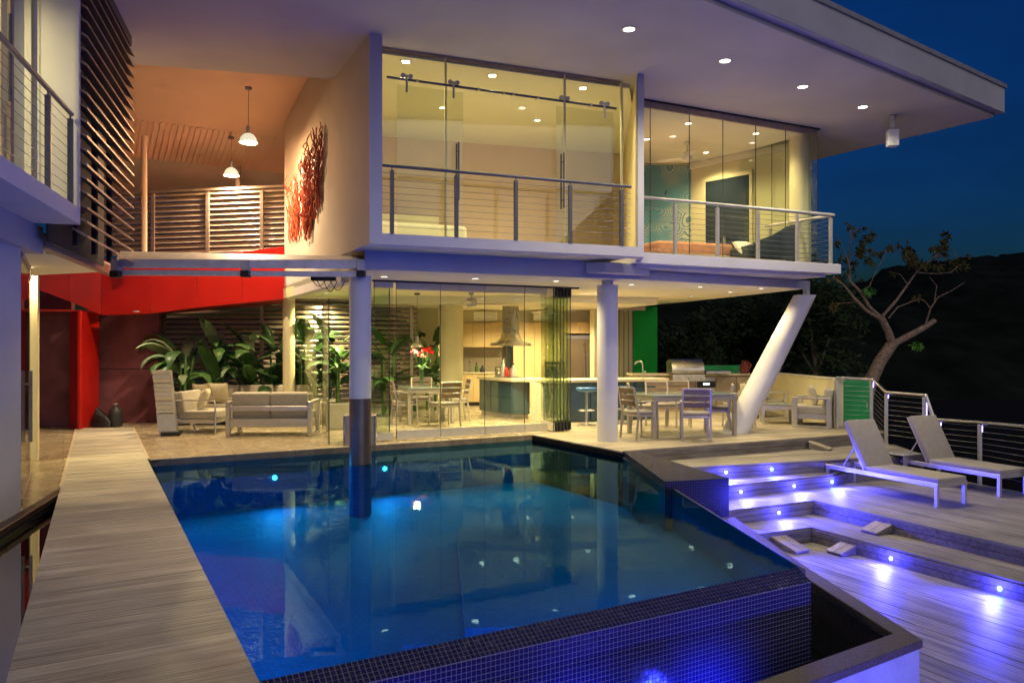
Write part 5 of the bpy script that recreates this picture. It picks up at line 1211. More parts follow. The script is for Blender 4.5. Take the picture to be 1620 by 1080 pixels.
tp = root('tap', 'chrome swan-neck tap on the bar counter end', 'tap', X(1017, 17.2, .906)); m = MB(); m.tube([(0, 0, 0), (0, 0, .3), (-.02, 0, .36), (-.07, -.02, .38), (-.16, -.03, .35), (-.17, -.03, .30)], .017, 10); m.build('spout', M['steel'], tp, local=True, smooth=60)
m = MB(); m.tube([(0, 0, .12), (.07, 0, .16)], .01, 6); m.build('lever', M['steel'], tp, local=True)
# pendant over the indoor table
def pendant(p_ceiling, drop, rad, hgt, label, energy, color, mat='shade_glass', group='pendant lamps', body=True):
    r = root('pendant_lamp', label, 'lamp', p_ceiling, 0, group)
    m = MB(); m.lathe((0, 0, 0), [(.001, .0), (.06, 0), (.06, -.04), (.012, -.045)], 14); m.build('ceiling_rose', M['rail_grey'], r, local=True, recalc=False)
    m = MB(); m.tube([(0, 0, -.04), (0, 0, -drop)], .005, 5); m.build('cord', M['rail_grey'], r, local=True)
    m = MB(); m.lathe((0, 0, -drop), [(.001, .03), (.035, .03), (.04, -.10), (.03, -.12)], 14); m.build('lamp_holder', M['steel_soft'], r, local=True, smooth=40, recalc=False)
    z = -drop - .10; m = MB(); m.lathe((0, 0, z), [(.035, 0), (rad * .55, -hgt * .15), (rad * .85, -hgt * .5), (rad, -hgt), (rad * .97, -hgt), (rad * .82, -hgt * .5), (rad * .5, -hgt * .17), (.03, -.01)], 24); m.build('shade', M[mat], r, local=True, smooth=60, recalc=False)
    m = MB(); m.lathe((0, 0, z - hgt * .45), [(.001, .05), (.04, .03), (.05, -.01), (.03, -.05), (.001, -.055)], 14); m.build('bulb', M['lamp_glow'], r, local=True, smooth=60, recalc=False)
    lamp(r, 'SPOT', (0, 0, z - hgt * .95), energy * 3.6, (1.0, .78, .46), .07, R(150), 1.0); lamp(r, 'POINT', (0, 0, z - hgt * 1.0), energy * .95, color, .07)
pz = HC + (HY - 205) / F * 14.0
pendant(V(X(393, 14.0).x, 14.0, 6.28), 6.28 - pz - .03, .16, .17, 'glass dome pendant nearer the coral sculpture, on the longer cord', 60, (1, .58, .27))
pz = HC + (HY - 260) / F * 16.3
pendant(V(X(366, 16.3).x, 16.3, 6.0), 6.0 - pz - .03, .155, .17, 'glass dome pendant in front of the ribbed ceiling, on the shorter cord', 60, (1, .58, .27))
pendant(X(660, 16.6, ZC), .95, .14, .10, 'slim pendant lamp over the indoor dining table', 12, WARM, 'steel', 'dining pendants')

# ------------------------------------------------------------------ outdoor kitchen
ok = root('outdoor_kitchen', 'timber fronted outdoor kitchen counter with steel drawers', 'counter', X(1100, 19.4), R(4))
m = MB(); m.box((0, .3, .44), (3.1, .6, .88)); m.build('carcass', M['cabinet_out'], ok, local=True)
m = MB(); m.box((0, .28, .905), (3.2, .7, .045)); m.build('countertop', M['stone_top'], ok, local=True, bevel=.004)
for k in range(6): m = MB(); m.box((-1.3 + k * .52, -.012, .46), (.49, .022, .76)); m.build('door', M['cabinet_out'] if k not in (3,) else M['steel_soft'], ok, local=True, bevel=.003)
m = MB(); m.box((.27, -.03, .66), (.46, .02, .16)); m.build('control_panel', M['black'], ok, local=True); m = MB(); m.box((.27, -.042, .67), (.16, .004, .05)); m.build('display', M['display'], ok, local=True)
m = MB(); m.box((.95, .62, 1.02), (1.3, .02, .20)); m.build('splash_panel', M['green_door'], ok, local=True)
gr = root('gas_grill', 'stainless gas grill with curved lid on the outdoor counter', 'grill', X(1084, 19.3, .93), R(4))
m = MB(); n = 10; q = [(-.25 + .0, .02)] + [(-.27 * math.cos(R(a)), .06 + .30 * math.sin(R(a))) for a in range(0, 100, 12)] + [(.27, .30), (.27, .02)]
m.ext([(-.40, y, z) for y, z in q], (.80, 0, 0)); m.build('lid', M['steel'], gr, local=True, smooth=40)
m = MB(); m.tube([(-.3, -.31, .2), (.3, -.31, .2)], .014, 8); m.build('handle', M['steel'], gr, local=True)
m = MB(); m.box((0, -.26, -.09), (.80, .12, .16)); m.build('control_panel', M['steel_soft'], gr, local=True)
for k in range(5): m = MB(); m.tube([(-.3 + k * .15, -.32, -.09), (-.3 + k * .15, -.36, -.09)], .028, 12); m.build('knob', M['steel'], gr, local=True, smooth=40)
sd = root('steel_sideburner', 'flat steel side burner cover right of the gas grill', 'burner', X(1133, 19.3, .93)); m = MB(); m.box((0, 0, .04), (.62, .45, .08)); m.build('cover', M['steel'], sd, local=True, bevel=.01)
m = MB(); m.box((0, -.235, .03), (.3, .02, .02)); m.build('handle', M['steel'], sd, local=True)
pt = root('tall_jar', 'red and dark jar at the end of the outdoor counter', 'jar', X(1178, 19.5, .93)); m = MB(); m.lathe((0, 0, 0), [(.001, 0), (.10, 0), (.13, .1), (.11, .22), (.06, .27), (.08, .32), (.001, .32)], 14); m.build('vessel', M['far_wall_red'], pt, local=True, smooth=60, recalc=False); m = MB(); m.tube([(.06, 0, .3), (.17, 0, .22), (.1, 0, .08)], .012, 6); m.build('handle', M['coral_red'], pt, local=True)

# ------------------------------------------------------------------ terrace armchairs
def make_armchair():
    r = root('armchair', 'x', 'armchair')
    for sx in (-1, 1):
        x = sx * .39; m = MB(); m.box((x, -.32, .30), (.06, .10, .56)); m.box((x, .32, .30), (.06, .10, .56)); m.box((x, 0, .585), (.061, .74, .035)); m.box((x, 0, .02), (.059, .72, .04)); m.build('arm_frame', M['alu_frame'], r, local=True, bevel=.008)
    m = MB(); m.box((0, 0, .22), (.72, .66, .10)); m.build('seat_base', M['alu_frame'], r, local=True, bevel=.005)
    m = MB(); m.box((0, .04, .345), (.70, .64, .16)); m.build('seat_cushion', M['fabric'], r, local=True, bevel=.035, seg=3, smooth=60)
    m = MB(); m.box((0, -.28, .57), (.70, .16, .40), m=Matrix.Rotation(R(8), 3, 'X')); m.build('back_cushion', M['fabric'], r, local=True, bevel=.04, seg=3, smooth=60)
    return r
ac = make_armchair(); au = []
place(ac, au, X(1288, 15.75), R(62), 'beige armchair at the end of the low wall beside the green cabinet', 'terrace armchairs')
place(ac, au, X(1207, 17.6), R(-70), 'beige armchair half hidden behind the slanted column', 'terrace armchairs')
pillow(X(1291, 15.85, .42), R(62), R(-18), 'cream cushion on the armchair beside the green cabinet', .42)
pillow(X(1206, 17.55, .42), R(-70), R(-18), 'cream cushion on the armchair behind the slanted column', .42)
table('low_table', 'low grey side table between the two terrace armchairs', 'side table', X(1229, 16.4), R(-12), .66, .6, .42, 'glass_top', leg=.06, frame='alu_frame')

# ------------------------------------------------------------------ loungers
def make_lounger():
    r = root('sun_lounger', 'x', 'sun lounger'); fm = M['alu_frame']; L, W_, H = 1.95, .62, .30
    m = MB()
    for sx in (-1, 1): m.box((sx * (W_ / 2 - .02), L / 2, H), (.04, L, .065))
    m.box((0, .02, H), (W_ - .08, .04, .06)); m.box((0, L - .02, H), (W_ - .08, .04, .06)); m.build('frame', fm, r, local=True, bevel=.004)
    for sx in (-1, 1):
        for y in (.03, L - .03):
            m = MB(); m.box((sx * (W_ / 2 - .022), y, (H - .033) / 2), (.046, .05, H - .033)); m.build('leg', fm, r, local=True, bevel=.004)
    m = MB(); m.box((0, .60, H + .06), (W_ - .03, 1.2, .075)); m.build('seat_mattress', M['lounger_cloth'], r, local=True, bevel=.022, seg=2, smooth=60)
    a = R(62); bl = .78; c = V(0, 1.20 + math.cos(a) * bl / 2, H + .06 + math.sin(a) * bl / 2)
    m = MB(); m.box(c, (W_ - .03, bl, .075), m=Matrix.Rotation(a, 3, 'X')); m.build('back_mattress', M['lounger_cloth'], r, local=True, bevel=.022, seg=2, smooth=60)
    m = MB(); c2 = c + V(0, math.sin(a) * .052, -math.cos(a) * .052); m.box(c2, (W_ - .06, bl, .02), m=Matrix.Rotation(a, 3, 'X')); m.build('back_panel', fm, r, local=True)
    m = MB()
    for sx in (-1, 1): m.tube([(sx * .2, 1.20 + math.cos(a) * .45 + .05, H + math.sin(a) * .42), (sx * .2, 1.72, H - .01)], .012, 6)
    m.build('prop_bar', fm, r, local=True)
    return r
lg = make_lounger(); lu = []
place(lg, lu, V(6.10, 10.76, -.58), R(25), 'grey cushioned sun lounger nearer the steps', 'sun loungers')
place(lg, lu, V(7.42, 11.48, -.58), R(23), 'grey cushioned sun lounger beside the cable railing', 'sun loungers')
st_ = root('arched_table', 'small metal side table with arched cut-out between the loungers', 'side table', V(6.55, 13.0, -.58), R(22))
for sy in (-1, 1):
    m = MB(); q = [(-.22, 0), (-.17, 0)] + [(-.17 * math.cos(R(k * 15)), .16 + .17 * math.sin(R(k * 15))) for k in range(13)] + [(.17, 0), (.22, 0), (.22, .40), (-.22, .40)]
    m.ext([(x, sy * .2, z) for x, z in q], (0, .02 * -sy, 0)); m.build('side_panel', M['steel_soft'], st_, local=True)
m = MB(); m.box((0, 0, .411), (.46, .44, .02)); m.build('top', M['steel_soft'], st_, local=True, bevel=.003)

# ------------------------------------------------------------------ upstairs contents
bd_ = root('bed', 'low bed under a terracotta cover in the mural bedroom', 'bed', X(1068, 15.9, ZF), R(20)); m = MB(); m.box((0, 0, .14), (1.7, 1.5, .26)); m.build('base', M['cream'], bd_, local=True); m = MB(); m.box((0, 0, .38), (1.72, 1.54, .24)); m.build('cover', M['terracotta_cloth'], bd_, local=True, bevel=.07, seg=3, smooth=60)
gt = root('round_table', 'round glass table between bed and dark lounge chair upstairs', 'table', X(1146, 15.6, ZF)); m = MB(); m.lathe((0, 0, 0), [(.2, 0), (.2, .02), (.03, .03), (.03, .62), (.001, .62)], 18); m.build('pedestal', M['steel'], gt, local=True, recalc=False); m = MB(); m.lathe((0, 0, .62), [(.001, 0), (.32, 0), (.32, .015), (.001, .015)], 28); m.build('top', M['vase_glass'], gt, local=True, recalc=False)
lc = root('chaise', 'dark upholstered chaise with swept back and white pillow upstairs', 'chair', X(1216, 15.05, ZF), R(12))
m = MB(); q = [(-.45, 0), (.45, 0), (.45, .78), (.38, .80), (.28, .78), (.10, .68), (-.12, .56), (-.36, .48), (-.45, .44)]; m.ext([(x, -.28, z) for x, z in q], (0, .10, 0)); m.build('swept_back', M['teal_dark'], lc, local=True, bevel=.02, seg=2, smooth=50)
m = MB(); m.box((-.1, .15, .22), (.9, .75, .36)); m.build('seat', M['teal_dark'], lc, local=True, bevel=.05, seg=2, smooth=60)
pillow(X(1186, 15.0, ZF + .25), R(20), R(-50), 'white pillow on the dark chaise upstairs', .40, 'linen', 'upstairs pillows')
b2 = root('bed', 'pale bed behind the sliding glass doors upstairs', 'bed', lerp(bk1, bk2, .25) - nF * 1.6 + V(0, 0, ZF), math.atan2(dF.y, dF.x)); m = MB(); m.box((0, 0, .3), (1.6, 1.9, .5)); m.build('mattress', M['linen'], b2, local=True, bevel=.06, seg=2, smooth=60); m = MB(); m.box((0, .98, .5), (1.7, .08, 1.0)); m.build('headboard', M['cream'], b2, local=True, bevel=.02)
for sx in (-.4, .4): m = MB(); m.box((sx, .7, .62), (.6, .35, .16)); m.build('pillow', M['linen'], b2, local=True, bevel=.06, seg=2, smooth=60)
# loudspeaker under the roof
sp_ = root('loudspeaker', 'white box loudspeaker hanging on a bracket under the roof overhang', 'speaker', D(1412, 183, 14.3), R(-8))
m = MB(); m.lathe((0, 0, 0), [(.001, 0), (.07, 0), (.07, -.02), (.05, -.03), (.05, -.22), (.03, -.24), (.03, -.3), (.001, -.3)], 14); m.build('bracket', M['alu'], sp_, local=True, smooth=40, recalc=False)
m = MB(); m.box((0, 0, -.42), (.19, .16, .30)); m.build('cabinet', M['white_plastic'], sp_, local=True, bevel=.01); m = MB(); m.lathe((0, -.081, -.5), [(.001, -.004), (.03, -.004), (.034, 0), (.001, 0)], 14, Matrix.Rotation(R(90), 3, 'X')); m.build('badge', M['alu'], sp_, local=True)

# ------------------------------------------------------------------ coral sculpture on the side wall
cs = root('coral_sculpture', 'branching red coral wall sculpture on the side of the villa', 'sculpture', A0 + dS * 3.6 + V(0, 0, 3.6))
sn = V(-dS.y, dS.x, 0)
if sn.x > 0: sn = -sn
rnd = random.Random(9); m = MB(); cnt = 0
def wall_pt(a, z, off): return A0 + dS * a + sn * off + V(0, 0, z)
def branch(a, z, ang, ln, r, depth):
    global cnt
    if depth == 0 or cnt > 900: return
    pts = [wall_pt(a, z, .05)]; off = .05
    for s_ in range(3):
        ang += rnd.uniform(-.16, .16); a += math.sin(ang) * ln / 3 ; z += math.cos(ang) * ln / 3; off = max(.03, min(.16, off + rnd.uniform(-.03, .035))); pts.append(wall_pt(a, z, off))
    m.tube(pts, [r, r * .92, r * .85, r * .75], 6); cnt += 1
    for s_ in range(2 if depth > 1 else 1):
        branch(a, z, ang * .85 + rnd.choice((-1, 1)) * rnd.uniform(.15, .5), ln * rnd.uniform(.75, .98), r * .84, depth - 1)
zc = lambda px, py: None
def strand(a0, z0, ztop, lean):
    a, z, off, ang = a0, z0, .04, rnd.uniform(-.3, .3); pts = [wall_pt(a, z, off)]
    while z < ztop:
        ang = ang * .7 + lean * .3 + rnd.uniform(-.28, .28); a += math.sin(ang) * .085; z += math.cos(ang) * .085
        off = max(.03, min(.17, off + rnd.uniform(-.025, .03))); pts.append(wall_pt(a, z, off))
        if rnd.random() < .34 and len(pts) > 2:
            s_ = rnd.choice((-1, 1)); q_ = [pts[-1]]; aa, zz, an = a, z, ang + s_ * rnd.uniform(.5, .9)
            for k_ in range(rnd.randint(2, 4)): aa += math.sin(an) * .075; zz += math.cos(an) * .075; an *= .7; q_.append(wall_pt(aa, zz, off + rnd.uniform(-.02, .05)))
            m.tube(q_, [.011] * (len(q_) - 1) + [.007], 5)
    if len(pts) > 2: m.tube(pts, [.016 - .008 * k_ / len(pts) for k_ in range(len(pts))], 6)
for k in range(46):
    a0 = rnd.uniform(2.75, 5.35); top = 5.32 - (a0 - 2.65) * .30 - rnd.uniform(0, .35)
    strand(a0, 3.62 + rnd.uniform(0, .25) + max(0, 3.4 - a0) * .55, top, -.10)
for k in range(12): strand(rnd.uniform(3.5, 4.6), 3.5 + rnd.uniform(0, .15), rnd.uniform(4.2, 4.6), rnd.uniform(-.4, .4))
m.build('coral_branches', M['coral_red'], cs, smooth=60)
m = MB()
for a, z in ((3.2, 4.2), (4.0, 4.3), (3.6, 3.8)): m.tube([wall_pt(a, z, 0), wall_pt(a, z, .07)], .012, 6)
m.build('wall_fixing', M['steel'], cs)

# ------------------------------------------------------------------ bare tree and background planting
tr = root('tree', 'leaning bare tree with few leaf clusters behind the low wall', 'tree', D(1374, 640, 18.0))
TD = 18.0
def tp_(px, py, dd=0): return D(px, py, TD + dd)
m = MB(); m.tube([tp_(1362, 660), tp_(1376, 605), tp_(1392, 572), tp_(1412, 543)], [.17, .155, .14, .13], 12); m.build('trunk', M['bark'], tr, smooth=60)
limbs = [([(1412, 545), (1405, 524), (1394, 502)], [.125, .105, .092]), ([(1410, 546), (1440, 530), (1462, 518), (1479, 507)], [.105, .095, .085, .075]),
    ([(1395, 506), (1372, 492), (1352, 472), (1336, 452), (1318, 438)], [.05, .045, .035, .028, .018]), ([(1396, 504), (1376, 486), (1362, 462), (1345, 445), (1342, 410), (1346, 375), (1358, 360)], [.05, .045, .038, .032, .024, .016, .01]),
    ([(1396, 500), (1418, 475), (1436, 450), (1450, 430), (1480, 405), (1492, 390)], [.045, .04, .034, .028, .02, .012]), ([(1406, 503), (1420, 486), (1440, 478), (1455, 472)], [.026, .022, .016, .01]),
    ([(1464, 514), (1472, 488), (1484, 470), (1505, 460), (1527, 446)], [.028, .024, .02, .014, .008]), ([(1478, 478), (1482, 452), (1470, 438)], [.014, .01, .006]), ([(1450, 431), (1480, 433), (1504, 431)], [.018, .014, .008]),
    ([(1362, 462), (1376, 452), (1386, 428), (1402, 400)], [.018, .014, .01, .007]), ([(1355, 478), (1330, 480), (1310, 486)], [.014, .01, .007]), ([(1344, 420), (1330, 385), (1325, 372)], [.014, .01, .006]), ([(1342, 405), (1370, 395), (1392, 402)], [.014, .01, .006])]
rnd = random.Random(3); LIMB = []
for pts, rr in limbs:
    m = MB(); dd = rnd.uniform(-.5, .5); q = [tp_(px, py, dd * i / max(1, len(pts) - 1)) for i, (px, py) in enumerate(pts)]; m.tube(q, [r_ * .82 for r_ in rr], 8); m.build('limb', M['bark'], tr, smooth=60); LIMB += q[1:]
def palmate(m, c, s, q):
    ax = Vector((q.uniform(-1, 1), q.uniform(-1, 1), q.uniform(-.2, 1))).normalized(); e1 = ax.orthogonal().normalized(); e2 = ax.cross(e1); n = 7
    for k in range(n):
        a = (k - n / 2) * .75 + q.uniform(-.1, .1); d_ = (e1 * math.cos(a) + e2 * math.sin(a) - ax * .35).normalized(); w = d_.cross(ax).normalized() * s * .17; L_ = s * q.uniform(.75, 1.1)
        m.add([c, c + d_ * L_ * .45 + w, c + d_ * L_ - ax * L_ * .25, c + d_ * L_ * .45 - w], [(0, 1, 2, 3)])
clusters = [(1349, 362, 8, 9), (1375, 372, 12, 12), (1343, 358, 5, 4), (1355, 388, 13, 9), (1367, 399, 14, 12), (1385, 402, 12, 9), (1404, 398, 5, 5), (1325, 382, 5, 5), (1328, 412, 5, 4), (1336, 436, 8, 5), (1318, 440, 5, 4), (1312, 486, 8, 6),
    (1433, 397, 13, 16), (1441, 404, 14, 14), (1446, 416, 15, 12), (1426, 389, 5, 4), (1474, 390, 5, 4), (1493, 383, 10, 14), (1497, 398, 10, 12), (1500, 414, 12, 10), (1516, 410, 13, 11), (1524, 418, 10, 8), (1484, 420, 12, 10), (1462, 418, 13, 10), (1372, 410, 10, 8), (1452, 473, 5, 4), (1412, 430, 6, 4), (1345, 414, 8, 5)]
for px, py, sp, n_ in clusters:
    e_ = tp_(px, py); s_ = min(LIMB, key=lambda v: (v - e_).length); md = lerp(s_, e_, .55) + V(.03, 0, .06)
    if (s_ - e_).length > .08: m = MB(); m.tube([s_, md, e_], [.011, .008, .005], 5); m.build('twig', M['bark'], tr, smooth=60)
m = MB(); q = random.Random(8)
for px, py, sp, n_ in clusters:
    for k in range(int(n_ * .55)): palmate(m, tp_(px + q.gauss(0, sp * .55), py + q.gauss(0, sp * .55), q.gauss(0, .25)), q.uniform(.10, .19), q)
m.build('crown', M['leaf_tree'], tr, recalc=False)
for px, py, sp, n_ in ((1373, 462, 4, 14), (1450, 546, 6, 18)):
    m = MB()
    for k in range(n_): palmate(m, tp_(px + q.gauss(0, sp * .6), py + q.gauss(0, sp * .5), q.gauss(0, .15)), q.uniform(.08, .15), q)
    m.build('fresh_shoot', M['leaf_fresh'], tr, recalc=False)
def bush(px, py, d, rx, rz_, n, label, seed):
    c = D(px, py, d); r = root('bush', label, 'bush', xy(c, -2.5), 0, 'dark bushes beyond the terrace'); q = random.Random(seed); m = MB()
    cl = [(V(q.uniform(-1, 1) * rx, q.uniform(-1, 1) * rx * .7, c.z + q.uniform(-1, .9) * rz_), q.uniform(.3, .6) * rz_) for k in range(22)]
    base = xy(c, 0)
    for k in range(n):
        cc_, rr = q.choice(cl); v = Vector((q.gauss(0, 1), q.gauss(0, 1), q.gauss(0, 1))).normalized() * rr * q.uniform(.6, 1.05); p = base + cc_ + v; s = q.uniform(.06, .13)
        a = Vector((q.uniform(-1, 1), q.uniform(-1, 1), q.uniform(-.6, .6))).normalized(); b = a.orthogonal().normalized() * s * .5
        m.add([p - a * s, p + b, p + a * s, p - b], [(0, 1, 2, 3)])
    m.build('crown', M['bush'], r, recalc=False); m = MB()
    for k in range(5): m.tube([xy(c, -2.5), xy(c, c.z - rz_ * .8) , base + cl[k][0]], [.09, .06, .02], 6)
    m.build('trunk', M['bark'], r, smooth=60)
bush(1075, 555, 24, 1.2, 1.0, 4200, 'dark leafy bush beyond the outdoor kitchen, beside the green wall', 1); bush(1135, 545, 26, 1.5, 1.5, 5200, 'dark leafy bush beyond the gas grill', 2); bush(1290, 520, 24, 1.0, 1.8, 3800, 'thin dark bush right of the slanted column', 3); bush(1220, 560, 27, 1.5, 1.0, 3600, 'dark bush behind the slanted column', 4)
hs = root('far_house', 'dim far house with red wall under a pale eave', 'house', X(1095, 45, -3)); m = MB(); m.box((0, 0, 3.0), (1.8, 3, 4.4)); m.build('wall', M['far_wall_red'], hs, local=True); m = MB(); m.box((0, -.2, 5.25), (3.2, 4, .12)); m.build('roof', M['far_white'], hs, local=True); m = MB(); m.box((.3, -1.51, 3.8), (.6, .02, .7)); m.build('window', M['charcoal'], hs, local=True)

# ------------------------------------------------------------------ downlights
for px, py, w in ((995, 46, 'first and nearest the pool'), (1147, 96, 'second from the pool'), (1270, 137, 'third from the pool'), (1365, 169, 'fourth, next to the loudspeaker')):
    downlight(G(px, py, ZS), 'round recessed downlight in the white roof overhang, ' + w, 85, (1.0, .88, .62), .075, 'downlights in the roof overhang', lens='lens_bright')
names = ('far left above the poolside column', 'above the second glass leaf', 'above the stacked glass leaves', 'right of the round white column', 'fifth along the terrace soffit', 'near the slanted column', 'set back in the terrace soffit', 'set back above the outdoor kitchen')
for (px, py), w in zip(((608, 437), (752, 440), (880, 444), (999, 449.5), (1108, 453), (1204, 455.5), (1155, 461.5), (1094, 468)), names):
    downlight(G(px, py, ZC), 'round downlight in the lower soffit, ' + w, 38 if px == 1204 else 70, WARM, .062, 'downlights in the lower soffit')
for (px, py, zc_), w in zip(((516, 463, ZC), (505, 470, ZC), (763, 471.5, ZC - .16), (817, 472.5, ZC - .16), (870, 479, ZC - .16), (690, 471, ZC), (930, 476, ZC - .16)), ('above the banana plants', 'second above the banana plants', 'over the indoor dining table', 'in front of the range hood', 'behind the stacked glass leaves', 'over the indoor table beside the fan', 'over the bar counter')):
    downlight(G(px, py, zc_), 'indoor downlight in the ground floor ceiling, ' + w, 170 if px > 520 else 230, WARM, .06, 'indoor ground floor downlights')
for p, w in ((X(770, 20.0, ZC - .161), 'washing the left cabinets'), (X(835, 20.0, ZC - .161), 'washing the tall cabinets'), (X(905, 20.0, ZC - .161), 'washing the refrigerator')):
    downlight(p, 'indoor downlight in the kitchen tray ceiling, ' + w, 120, WARM, .05, 'kitchen wall-washing downlights')
for (px, py), w, sq in zip(((642, 97), (779, 119), (922, 139), (700, 170), (850, 190)), ('square, behind the left fixed pane', 'square, behind the middle pane', 'square, behind the right fixed pane', 'deeper in on the left', 'deeper in on the right'), (1, 1, 1, 0, 0)):
    downlight(G(px, py, ZS - .07), 'downlight in the sliding-door bedroom ceiling, ' + w, 62, WARM, .055, 'bedroom downlights', square=bool(sq))
for (px, py), w in zip(((1023, 220), (1089, 195), (1196, 211), (1117, 241)), ('left near the partition', 'nearest the folding panes', 'right near the round column', 'deepest by the mural')):
    downlight(G(px, py, ZS - .07), 'downlight in the mural bedroom ceiling, ' + w, 72, WARM, .06, 'bedroom downlights')
downlight(G(45, 422, 2.74), 'downlight in the lower ceiling of the left wing above the walkway', 70, WARM, .06, 'left wing downlights')
downlight(V(-7.2, 9.5, 2.74), 'downlight inside the left wing behind the glass door', 60, WARM, .06, 'left wing downlights')
downlight(wp(-.9, 1.2) + V(0, 0, 5.72), 'downlight inside the upper left wing behind the curtain', 190, WARM, .06, 'left wing downlights')
downlight(V(-7.3, 15.1, 2.30), 'downlight under the red entrance portal', 26, (1, .80, .55), .05, 'portal downlights')
for px, py in ((300, 14.9), (430, 15.2)): pass

# step lights
def step_light(p, d_, label, cyan=False, e=7.0):
    r = root('step_light', label, 'step light', p, 0, 'blue step lights'); d_ = Vector(d_).normalized(); rot = d_.to_track_quat('Z', 'Y').to_matrix()
    m = MB(); m.lathe((0, 0, 0), [(.030, 0), (.030, .006), (.022, .008), (.021, .001)], 16, rot); m.build('bezel', M['steel'], r, local=True, smooth=40)
    m = MB(); m.lathe((0, 0, 0), [(.021, .002), (.021, .007), (.012, .010), (.001, .011)], 14, rot); m.build('lens', M['led_cyan' if cyan else 'led_blue'], r, local=True, smooth=60)
    lamp(r, 'SPOT', d_ * .15 + V(0, 0, .07), e, (.045, .045, 1.0), .07, R(172), .35, d_ + V(0, 0, -.42)); lamp(r, 'POINT', d_ * .11 + V(0, 0, .02), e * .12, (.045, .045, 1.0), .05)
def riser_at(line, px, z):
    for a, b in zip(line, line[1:]):
        p = on_line(a, b, px)
        if min(a.x, b.x) - .01 <= p.x <= max(a.x, b.x) + .01:
            d_ = (b - a).normalized(); n_ = V(d_.y, -d_.x, 0); return xy(p + n_ * .024, z), n_
    raise ValueError(px)
for line, px, z, lab, cy in ((E1, 1147, -.30, 'small blue light on the riser next to the mosaic plinth', 0), (E1, 1219, -.29, 'bright cyan light on the riser under the terrace step', 1), (E2, 1170, -.50, 'blue light low on the second riser, left of three', 0), (E2, 1254, -.50, 'blue light low on the second riser, middle of three', 0), (E2, 1314, -.50, 'cyan light on the second riser beside the lounger', 1),
        (E3, 1230, -.69, 'blue light on the third riser above the inner corner', 0), (E4, 1412, -.885, 'blue light on the lowest riser near the wedge', 0), (E4, 1584, -.885, 'cyan light on the lowest riser at the picture edge', 1)):
    p, n_ = riser_at(line, px, z); step_light(p, n_, lab, bool(cy), 36.0)
# pool lamps
def pool_light(p, d_, label, e=20):
    r = root('pool_light', label, 'pool light', p, 0, 'underwater pool lights'); d_ = Vector(d_).normalized(); rot = d_.to_track_quat('Z', 'Y').to_matrix()
    m = MB(); m.lathe((0, 0, 0), [(.06, 0), (.06, .015), (.036, .02), (.035, .004)], 20, rot); m.build('bezel', M['steel'], r, local=True, smooth=40)
    m = MB(); m.lathe((0, 0, 0), [(.034, .006), (.034, .014), (.018, .02), (.001, .021)], 18, rot); m.build('lens', M['pool_lens'], r, local=True, smooth=60)
    lamp(r, 'SPOT', d_ * .06, e, (.01, .42, .95), .08, R(165), 1.0, d_ + V(0, 0, -.18))
farn = -B
for px, lab in ((434, 'underwater light in the far pool wall below the sofa'), (608, 'underwater light in the far pool wall behind the steel-sleeved column')):
    p = on_line(P1, P2, px); pool_light(xy(p, -.40) + farn * .01, farn, lab)
pool_light(xy(P4, -.42) + (P3 - P4).normalized() * .35 + w_in * .02, w_in, 'underwater light near the overflow corner', 15)
wl_in = V(-(P5 - P1).y, (P5 - P1).x, 0).normalized()
if wl_in.x < 0: wl_in = -wl_in
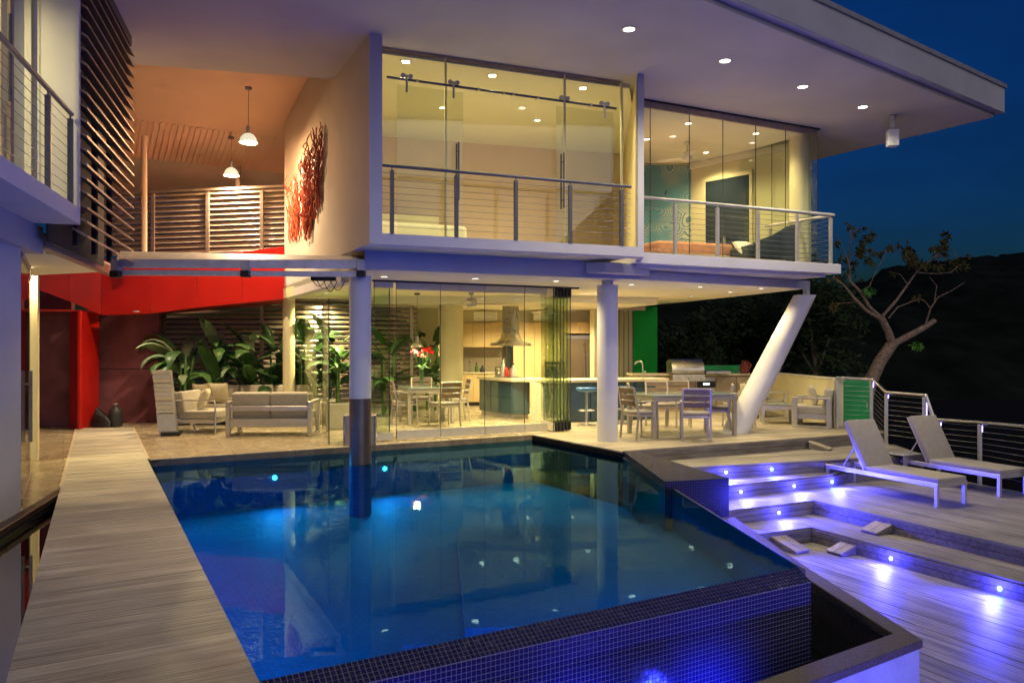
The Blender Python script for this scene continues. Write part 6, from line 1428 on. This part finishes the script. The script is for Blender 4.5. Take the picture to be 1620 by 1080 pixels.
def added_strip(p, q, n_, z, label, e):  # unseen strips added to spread even blue light through the pool
    r = root('added_strip_light', label, 'strip light', xy((p + q) / 2, z) + n_ * .02, 0, 'added underwater strip lights'); L_ = (q - p).length; dd = (q - p).normalized()
    m = MB(); m.bar(-dd * L_ / 2, dd * L_ / 2, .02, .03); m.build('profile', M['steel'], r, local=True)
    ld = bpy.data.lights.new('lamp_light', 'AREA'); ld.shape = 'RECTANGLE'; ld.size = L_; ld.size_y = .06; ld.energy = e; ld.color = (.0, .24, .85)
    o = bpy.data.objects.new('lamp_light', ld); COL.objects.link(o); o.parent = r; o.location = n_ * .03
    zax = -(n_ + V(0, 0, -.25)).normalized(); xax = dd; yax = zax.cross(xax).normalized(); xax = yax.cross(zax)
    o.rotation_euler = Matrix((xax, yax, zax)).transposed().to_euler()
added_strip(lerp(P1, P5, .06), lerp(P1, P5, .94), wl_in, -.22, 'added unseen blue strip light under the walkway edge of the pool', 27)
added_strip(lerp(P5, P4, .05), lerp(P5, P4, .95), -nout, -.22, 'added unseen blue strip light inside the overflow wall of the pool', 20)
# unseen blue lamps added in the overflow gutter to colour the weir
ci, cj = V(2.70, 5.62, 0), V(-1.0, 3.25, 0)
for t, w in ((.30, 'near the corner of the basin coping'), (.55, 'in the middle of the front gutter'), (.82, 'toward the walkway end of the gutter')):
    p = lerp(ci, cj, t); pn = -nout
    r = root('added_gutter_light', 'added unseen blue lamp in the overflow gutter, ' + w, 'gutter light', xy(p, -.92) + pn * .02, 0, 'added gutter lamps'); rot = pn.to_track_quat('Z', 'Y').to_matrix()
    m = MB(); m.lathe((0, 0, 0), [(.05, 0), (.05, .02), (.036, .024), (.035, .004)], 16, rot); m.build('bezel', M['steel'], r, local=True, smooth=40)
    m = MB(); m.lathe((0, 0, 0), [(.034, .005), (.034, .015), (.001, .02)], 14, rot); m.build('lens', M['led_blue'], r, local=True, smooth=60)
    lamp(r, 'SPOT', pn * .08, 26, (.02, .03, 1.0), .10, R(125), 1.0, pn + V(0, 0, .12))
# extra step light added out of view to colour the near deck
p, n_ = riser_at(E4, 1700, -.885); step_light(p, n_, 'added unseen blue light on the lowest riser toward the camera side of the deck', False, 20.0)
bl = root('step_light', 'added unseen blue light on a short deck post washing the front of the basin wall', 'step light', V(2.9, 3.6, -.96), 0, 'blue step lights')  # post lamp added out of view to tint the basin wall blue
m = MB(); m.tube([(0, 0, 0), (0, 0, .16)], .025, 12); m.build('post', M['steel'], bl, local=True, smooth=40)
m = MB(); m.lathe((0, 0, .16), [(.028, 0), (.028, .03), (.001, .045)], 14); m.build('lens', M['led_blue'], bl, local=True, smooth=60, recalc=False)
lamp(bl, 'POINT', (0, 0, .24), 60, (.06, .06, 1.0), .04)
